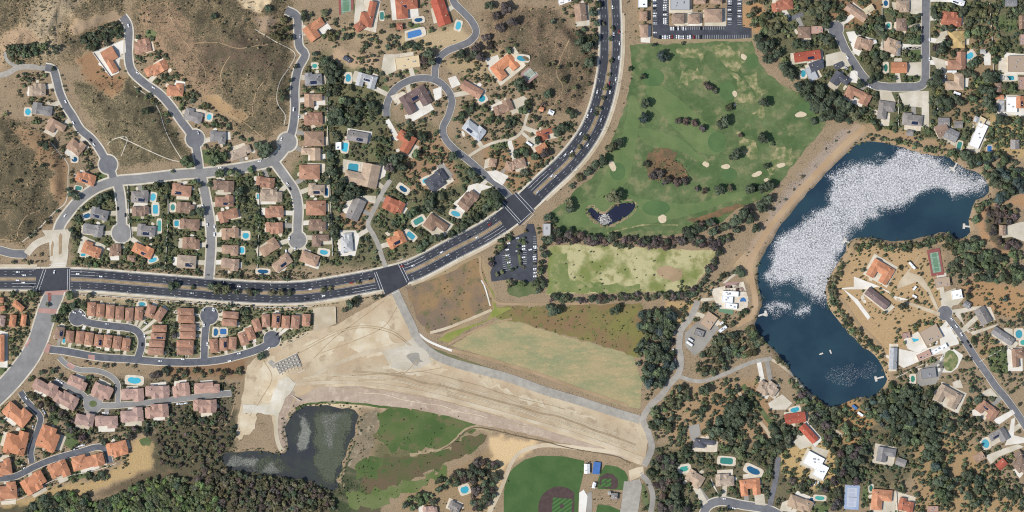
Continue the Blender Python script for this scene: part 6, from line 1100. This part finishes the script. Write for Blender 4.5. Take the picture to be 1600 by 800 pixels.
for p_, n_, tn in ((MEAD, 160, 'llg'), (P('562,735 600,712 660,708 700,700 735,680 765,680 740,705 700,725 650,745 600,762 560,770'), 220, 'gosll'), (P('505,752 530,742 540,712 552,690 566,700 575,740 570,770 560,806 520,806'), 420, 'dgoss'), (P('548,640 590,640 592,690 570,735 548,735'), 160, 'osc'), (P('540,770 600,762 650,748 700,730 640,770 545,800'), 150, 'glo')):
    p_ = np.asarray(p_); (x0, y0), (x1, y1) = p_.min(0) - 5, p_.max(0) + 5
    for k in range(n_):
        x, y = r_c.uniform(x0, x1), r_c.uniform(y0, y1)
        if inpoly(np.array(x + r_c.gauss(0, 4)), np.array(y + r_c.gauss(0, 4)), p_) and vnoise(np.array(x), np.array(y), 91, 12) > r_c.uniform(.3, .6): TREES.append((x, y, r_c.uniform(.5, 1.7), r_c.choice(tn)))
# the planting around each home
r = random.Random(5)
for (x, y, w_, h_, ang, col) in HOUSES:
    small = w_ * h_ < 330; R0 = .5 * math.hypot(w_, h_)
    for k in range(7 if small else 15):
        a = r.uniform(0, 6.283); d = R0 * r.uniform(.75, 1.2 if small else 1.55); add(x + d * math.cos(a), y + d * math.sin(a), r.uniform(1.6, 3.2) if small or r.random() < .45 else r.uniform(2.8, 5.2), r.choice('ddgggoy'))
    for k in range(6 if small else 16):
        a = r.uniform(0, 6.283); d = R0 * r.uniform(.7, 1.6); add(x + d * math.cos(a), y + d * math.sin(a), r.uniform(.8, 1.6), r.choice('ddggoysl'))
for a in (('112,330 150,300 200,286 310,282 420,262 440,275 475,310 475,400 450,415 115,412', 5.5, 1.5, 4, 'ddgggoy', .6), ('475,110 510,90 512,415 480,415 478,300 470,200', 5.5, 1.6, 4.2, 'ddgggo', .65), ('512,110 600,110 610,190 640,190 690,200 730,250 800,310 740,355 600,415 515,415', 6.5, 1.5, 4.6, 'dddgggos', .55), ('480,20 560,40 640,60 720,80 800,60 830,100 850,180 800,215 740,230 700,190 640,190 600,120 520,80', 7, 1.5, 4.4, 'ddggoos', .42), ('740,230 850,190 900,190 890,230 840,290 800,300', 6, 1.5, 4.2, 'ddggo', .5), ('1200,0 1600,0 1600,230 1500,235 1420,215 1345,190 1290,150 1240,120 1200,60', 6, 1.6, 5, 'dddggoy', .6), ('1215,640 1240,600 1400,600 1480,600 1600,700 1600,800 1000,800 1020,700 1100,640 1150,590', 6.5, 1.6, 5.2, 'dddggo', .5), ('1000,610 1150,590 1200,690 1100,700 1020,690', 7, 1.8, 5, 'dddgo', .45), ('1395,500 1480,500 1600,500 1600,680 1480,640 1400,610', 6.5, 1.5, 4.4, 'ddggoy', .5), ('1330,385 1470,385 1500,440 1480,480 1400,500 1310,470 1305,440', 8, 1.0, 2.8, 'dgos', .4), ('60,590 130,590 200,590 370,600 360,650 250,670 120,680 80,640', 5, 1.4, 3.2, 'ddgs', .6), ('0,455 60,460 60,500 30,600 0,600', 5, 1.5, 3.8, 'ddg', .6), ('0,620 60,620 200,690 200,730 100,755 0,780', 5, 1.3, 3, 'ddg', .5), ('85,480 260,470 490,478 490,515 430,545 240,562 90,545', 4.5, 1.2, 2.8, 'dggo', .6), ('20,130 60,110 110,190 170,260 130,300 100,260 60,200', 6, 1.4, 3.6, 'ddgos', .55), ('195,50 240,60 310,150 400,230 330,260 290,210 210,130', 6, 1.6, 4.4, 'ddgo', .5), ('110,408 590,432 590,424 400,440 200,424', 4, 1.5, 3, 'dgs', .6), ('1060,440 1130,440 1180,480 1130,520 1100,560 1068,540', 6, 1.6, 4, 'ddgo', .55), ('1480,195 1600,195 1600,250 1540,240 1490,235', 6.5, 1.6, 4.4, 'ddg', .5), ('1500,440 1600,455 1600,500 1500,500', 8, 1.4, 3.5, 'dgo', .4)):
    wood(*a, seed=9)
# orchard rows
for i in range(6):
    for j in range(6):
        x, y = 1490 + i * 6.2 + j * 1.5, 490 + j * 5 + i * .2
        add(x, y, 1.9, 'o')
# brush on the slopes, stuff
for p, n, tones in ((HILLS[0], 2600, 'ssodccc'), (HILLS[1], 3000, 'ssoodccc'), (HILLS[2], 2200, 'ssoodcc'), (HILLS[3], 1100, 'ssogcc'), (HILLS[4], 600, 'ssopc')):
    p = np.asarray(p); (x0, y0), (x1, y1) = p.min(0), p.max(0); c = 0
    while c < n:
        x, y = r.uniform(max(x0, -40), x1), r.uniform(max(y0, -40), y1); c += 1
        if inpoly(np.array(x), np.array(y), p) and vnoise(np.array(x), np.array(y), 61, 26) > r.uniform(.25, .62) and not occ(x, y) & 3: TREES.append((x, y, r.uniform(.5, 1.4) if r.random() < .93 else r.uniform(1.8, 3), r.choice(tones)))
for k in range(1500):                     # loose shrubs on the bare residential ground
    x, y = r.uniform(0, 1600), r.uniform(0, 800)
    if occ(x, y) == 0 and not (400 < x < 1020 and 460 < y < 740): add(x, y, r.uniform(.8, 2.2), r.choice('ddsgoy'))
for k in range(150):
    x, y = r.uniform(780, 1000), r.uniform(478, 545)
    if inpoly(np.array(x), np.array(y), SCRUBF): TREES.append((x, y, r.uniform(.8, 1.8), r.choice('oysl')))
for k in range(60):
    x, y = r.uniform(640, 770), r.uniform(405, 520)
    if inpoly(np.array(x), np.array(y), BROWNF): TREES.append((x, y, r.uniform(.7, 1.6), r.choice('sol')))
for k in range(40):
    x, y = r.uniform(860, 1080), r.uniform(388, 456)
    if inpoly(np.array(x), np.array(y), DRYF): TREES.append((x, y, r.uniform(.8, 2.4), r.choice('ol')))
TREES = [t for t in TREES if -60 < t[0] < 1660 and -60 < t[1] < 860]
order = sorted(range(len(TREES)), key=lambda i: -TREES[i][2]); solo = set()
for i in order:                           # the 300 that show largest, well clear of the frame edge
    x, y, rr, t = TREES[i]
    if len(solo) < 300 and -2 < x < 1602 and -2 < y < 802: solo.add(i)
def tree_height(rr, t): return max(1.2, rr * S * (1.35 + .2 * ((hash((int(rr * 97), t)) % 7) / 7)))
TN = dict(c='tan', d='dark green', g='green', p='brownish purple', y='yellow green', b='blue green', s='olive brown', o='olive', l='bright green')
items = [TREES[i] + (i,) for i in sorted(solo)]
for (x, y, rr, t, i), od, ph in by_place(items):
    r2 = random.Random(i); h = rr * S * r2.uniform(1.3, 1.6); size = 'huge' if rr > 11.5 else ('large' if rr > 8.5 else 'broad')
    o = thing('tree', '%s %s tree, %s near %s' % (size, TN[t], od, ph), 'tree', W(x, y), r2.uniform(0, 6.28), 'broad single trees')
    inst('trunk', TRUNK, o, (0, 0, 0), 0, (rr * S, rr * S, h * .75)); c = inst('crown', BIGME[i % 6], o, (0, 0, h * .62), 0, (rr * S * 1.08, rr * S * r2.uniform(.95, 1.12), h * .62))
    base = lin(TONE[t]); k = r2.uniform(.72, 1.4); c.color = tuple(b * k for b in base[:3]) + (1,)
def mass(name, sel, label, cat):
    vs_, qs, cs, base = [], [], [], 0
    for i in sel:
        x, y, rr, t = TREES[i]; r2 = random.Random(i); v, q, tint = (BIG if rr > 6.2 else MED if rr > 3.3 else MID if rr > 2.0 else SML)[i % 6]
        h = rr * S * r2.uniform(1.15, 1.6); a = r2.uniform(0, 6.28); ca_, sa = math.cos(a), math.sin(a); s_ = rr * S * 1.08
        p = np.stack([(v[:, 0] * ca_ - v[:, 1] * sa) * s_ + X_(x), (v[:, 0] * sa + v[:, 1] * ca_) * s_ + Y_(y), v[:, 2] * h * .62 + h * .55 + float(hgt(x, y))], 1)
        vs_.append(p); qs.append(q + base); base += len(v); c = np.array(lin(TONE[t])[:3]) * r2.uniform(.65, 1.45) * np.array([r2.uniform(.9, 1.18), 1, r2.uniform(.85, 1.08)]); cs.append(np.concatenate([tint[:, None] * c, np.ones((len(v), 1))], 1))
    o = link(bpy.data.objects.new(name, to_mesh(name, np.concatenate(vs_), np.concatenate(qs), np.concatenate(cs), M['leaf']))); o['kind'] = 'stuff'; o['label'] = label; o['category'] = cat
rest = [i for i in range(len(TREES)) if i not in solo]
mass('trees', [i for i in rest if TREES[i][2] > 2.4], 'smaller trees massed among the homes, woods and shores', 'trees')
mass('shrubs', [i for i in rest if TREES[i][2] <= 2.4], 'low shrubs and brush dotted over slopes and gardens', 'shrubs')

# ---------------------------------------------------------------- sun glint painted as a white film on the lake, algae on the pond
def flecks(name, polys, n, z, label, shade, size, m, inside, cat):
    g = np.random.default_rng(77); vs_, cs = [], []
    for p, dens_, fe in polys:
        p = np.asarray(p); (x0, y0), (x1, y1) = p.min(0) - fe, p.max(0) + fe; k = int(n * dens_); x = g.uniform(x0, x1, k); y = g.uniform(y0, y1, k)
        d = segdist(x, y, p, True); sdv = np.where(inpoly(x, y, p), d, -d) + (vnoise(x, y, 51, 14) - .5) * 18 + (vnoise(x, y, 52, 4) - .5) * 8
        pr = sst(-fe, fe, sdv) * (.35 + .65 * sst(.15, .6, vnoise(x * .7 + y * .5, y * .9 - x * .3, 53, 12) * .5 + .5 * vnoise(x, y, 54, 3))); keep = (g.random(k) < pr) & inpoly(x, y, inside)
        x, y = x[keep], y[keep]; s = g.uniform(size[0], size[1], len(x)); a = g.uniform(0, 6.28, len(x)); zz = z + g.uniform(0, .05, len(x))
        for q in range(5):
            b = a + q * 1.2566; vs_.append(np.stack([X_(x) + s * np.cos(b) * g.uniform(.8, 1.2, len(x)), Y_(y) + s * np.sin(b) * g.uniform(.8, 1.2, len(x)), zz], 1))
        sh = g.uniform(shade[0], shade[1], len(x)); cs.append(sh)
    nb = len(polys); V, Q, Cc, base = [], [], [], 0
    for b in range(nb):
        L = len(vs_[5 * b]); V.append(np.stack(vs_[5 * b:5 * b + 5], 1).reshape(-1, 3)); Q.append(np.arange(L * 5).reshape(-1, 5) + base); base += L * 5; Cc.append(np.repeat(cs[b], 5))
    V, Q, Cc = np.concatenate(V), np.concatenate(Q), np.concatenate(Cc)
    q4 = np.concatenate([Q[:, :4], np.stack([Q[:, 0], Q[:, 3], Q[:, 4], Q[:, 4]], 1)])
    o = link(bpy.data.objects.new(name, to_mesh(name, V, q4, np.stack([Cc, Cc, Cc * 1.01, np.ones(len(Cc))], 1), m))); o['kind'] = 'stuff'; o['label'] = label; o['category'] = cat
    return o
def film(name, polys, z, label, cat, m, inside, step=2.0):
    """a thin floating layer whose cover thins out towards its edges (kept in the alpha of its colour attribute)"""
    x0, y0 = np.min([np.min(p, 0) for p, d_, f_ in polys], 0) - 16; x1, y1 = np.max([np.max(p, 0) for p, d_, f_ in polys], 0) + 16
    x, y = np.meshgrid(np.arange(x0, x1, step), np.arange(y0, y1, step)); den = np.zeros(x.shape)
    jx, jy = x + (vnoise(x, y, 51, 16) - .5) * 16 + (vnoise(x, y, 55, 5) - .5) * 6, y + (vnoise(x, y, 52, 16) - .5) * 16 + (vnoise(x, y, 56, 5) - .5) * 6
    for p, d_, fe in polys:
        p = np.asarray(p); dd = segdist(jx, jy, p, True); sdv = np.where(inpoly(jx, jy, p), dd, -dd); den = np.maximum(den, d_ * sst(-fe, fe, sdv))
    den *= .78 + .44 * vnoise(x * .7 + y * .5, y * .9 - x * .3, 53, 12) * 1.0; den = np.clip(den, 0, 1); ok = (den > .015) & inpoly(x, y, inside)
    ny, nx = x.shape; idx = np.arange(nx * ny).reshape(ny, nx); k = ok[:-1, :-1] | ok[1:, 1:] | ok[1:, :-1] | ok[:-1, 1:]
    q = np.stack([idx[1:, :-1], idx[1:, 1:], idx[:-1, 1:], idx[:-1, :-1]], -1)[k]; u, inv = np.unique(q, return_inverse=True)
    v = np.stack([X_(x).ravel()[u], Y_(y).ravel()[u], np.full(len(u), z)], 1); D_ = (den * ok).ravel()[u]
    o = link(bpy.data.objects.new(name, to_mesh(name, v, inv.reshape(-1, 4), np.stack([D_, D_, D_, D_], 1), m))); o['kind'] = 'stuff'; o['label'] = label; o['category'] = cat
def film_mat(name, c1, c2, grain, soft=.1, rough=.5, dots=0):
    m = mat(name, c1, c2, sc1=.5, fine=.22, rough=rough, lo=.3, hi=.7); n = m.node_tree.nodes; l = m.node_tree.links; at = n.new('ShaderNodeVertexColor'); at.layer_name = 'Col'; geo = n.new('ShaderNodeNewGeometry')
    t = n.new('ShaderNodeTexNoise'); t.inputs['Scale'].default_value = grain; t.inputs['Detail'].default_value = 3; t.inputs['Roughness'].default_value = .7; t.inputs['Roughness'].default_value = .85; l.new(geo.outputs['Position'], t.inputs['Vector'])
    if dots:                                  # grainy: small cells, each with its own chance of cover
        sn = n.new('ShaderNodeVectorMath'); sn.operation = 'SNAP'; sn.inputs[1].default_value = (dots, dots, 50); l.new(geo.outputs['Position'], sn.inputs[0])
        wn = n.new('ShaderNodeTexWhiteNoise'); wn.noise_dimensions = '2D'; l.new(sn.outputs[0], wn.inputs['Vector'])
        mm = n.new('ShaderNodeMix'); mm.data_type = 'FLOAT'; mm.inputs[0].default_value = .45; l.new(t.outputs[0], mm.inputs[2]); l.new(wn.outputs['Value'], mm.inputs[3]); tv = mm.outputs[0]
        old = n['Principled BSDF'].inputs['Base Color'].links[0].from_socket; cm = n.new('ShaderNodeMix'); cm.data_type = 'RGBA'; cm.blend_type = 'MULTIPLY'; cm.inputs[0].default_value = 1.0
        cr_ = n.new('ShaderNodeMapRange'); cr_.inputs[3].default_value = .7; cr_.inputs[4].default_value = 1.1; l.new(wn.outputs['Value'], cr_.inputs[0]); l.new(old, cm.inputs[6]); l.new(cr_.outputs[0], cm.inputs[7]); l.new(cm.outputs[2], n['Principled BSDF'].inputs['Base Color'])
    else: tv = t.outputs[0]
    a = n.new('ShaderNodeMath'); a.operation = 'MULTIPLY_ADD'; l.new(at.outputs[1], a.inputs[0]); a.inputs[1].default_value = .62; a.inputs[2].default_value = -.78
    b = n.new('ShaderNodeMath'); b.operation = 'ADD'; l.new(a.outputs[0], b.inputs[0]); l.new(tv, b.inputs[1])
    r_ = n.new('ShaderNodeMapRange'); r_.inputs[1].default_value = -soft; r_.inputs[2].default_value = soft; l.new(b.outputs[0], r_.inputs[0])
    l.new(r_.outputs[0], n['Principled BSDF'].inputs['Alpha']); return m
GLINT = P('1300,272 1330,262 1352,258 1380,250 1402,236 1440,240 1480,252 1515,270 1538,288 1520,303 1500,308 1470,292 1440,302 1405,318 1375,324 1350,345 1322,374 1310,410 1296,450 1292,472 1270,466 1252,440 1228,446 1206,448 1202,430 1212,400 1216,378 1262,345 1292,320')  # outline of the sun glint painted white over the water
film('painted_glint', [(GLINT, .82, 10), (P('1204,482 1215,472 1232,475 1235,482 1220,487 1206,492'), .6, 7), (P('1240,492 1255,476 1266,478 1264,488 1245,493'), .52, 6), (P('1255,440 1280,440 1290,472 1276,470'), .74, 8), (P('1292,588 1325,578 1362,574 1368,580 1340,592 1310,602'), .05, 12)], -1.95, 'sun glint painted white over the upper lake', 'painted_glint', film_mat('glint_film', 'e4e2de', '98999c', 1.4, .14, .5, .7), LAKE)
film('pond_weed', [(P('500,640 548,640 555,655 545,690 535,720 522,760 500,745 492,715 490,670'), 1.0, 12), (P('370,712 440,714 470,742 400,738'), .55, 10)], -1.57, 'dark green weed spreading over the pond', 'weed', film_mat('weed_film', '49523c', '5a5e4c', .5, .12, .8), POND)
film('pond_scum', [(P('466,648 480,646 484,680 476,698 468,712 463,690'), .72, 6), (P('395,735 430,722 445,738 380,740'), .6, 6), (P('362,715 400,712 390,735 350,730'), .6, 6), (P('505,640 545,640 520,700 500,690'), .45, 10)], -1.55, 'pale scum floating on the pond below the dam', 'scum', film_mat('scum_film', '8a8a7c', '6c7066', .6, .1, .8), POND)
# fountain on the golf pond
o = thing('fountain', 'white fountain spray on the dark golf pond', 'fountain', (X_(945), Y_(343), -.8)); g = random.Random(3); v, f = [], []
for k in range(420):
    a, d = g.uniform(0, 6.283), 5.2 + g.gauss(0, 1.3) if k % 4 else g.uniform(0, 5); z = .05 + max(0, 2.2 - d * .42) * g.random(); x, y, s_ = d * math.cos(a) * 1.1, d * math.sin(a), g.uniform(.25, .6); b = len(v)
    v += [(x + s_ * math.cos(q * 2.1 + a), y + s_ * math.sin(q * 2.1 + a), z + .1 * q) for q in range(3)]; f.append((b, b + 1, b + 2))
sp = obj('spray', v, f, M['trim'], o); sp['kind'] = 'stuff'; v, f = [], []; box(v, f, -.3, .3, -.3, .3, -.6, .5); obj('nozzle', v, f, M['metal'], o)
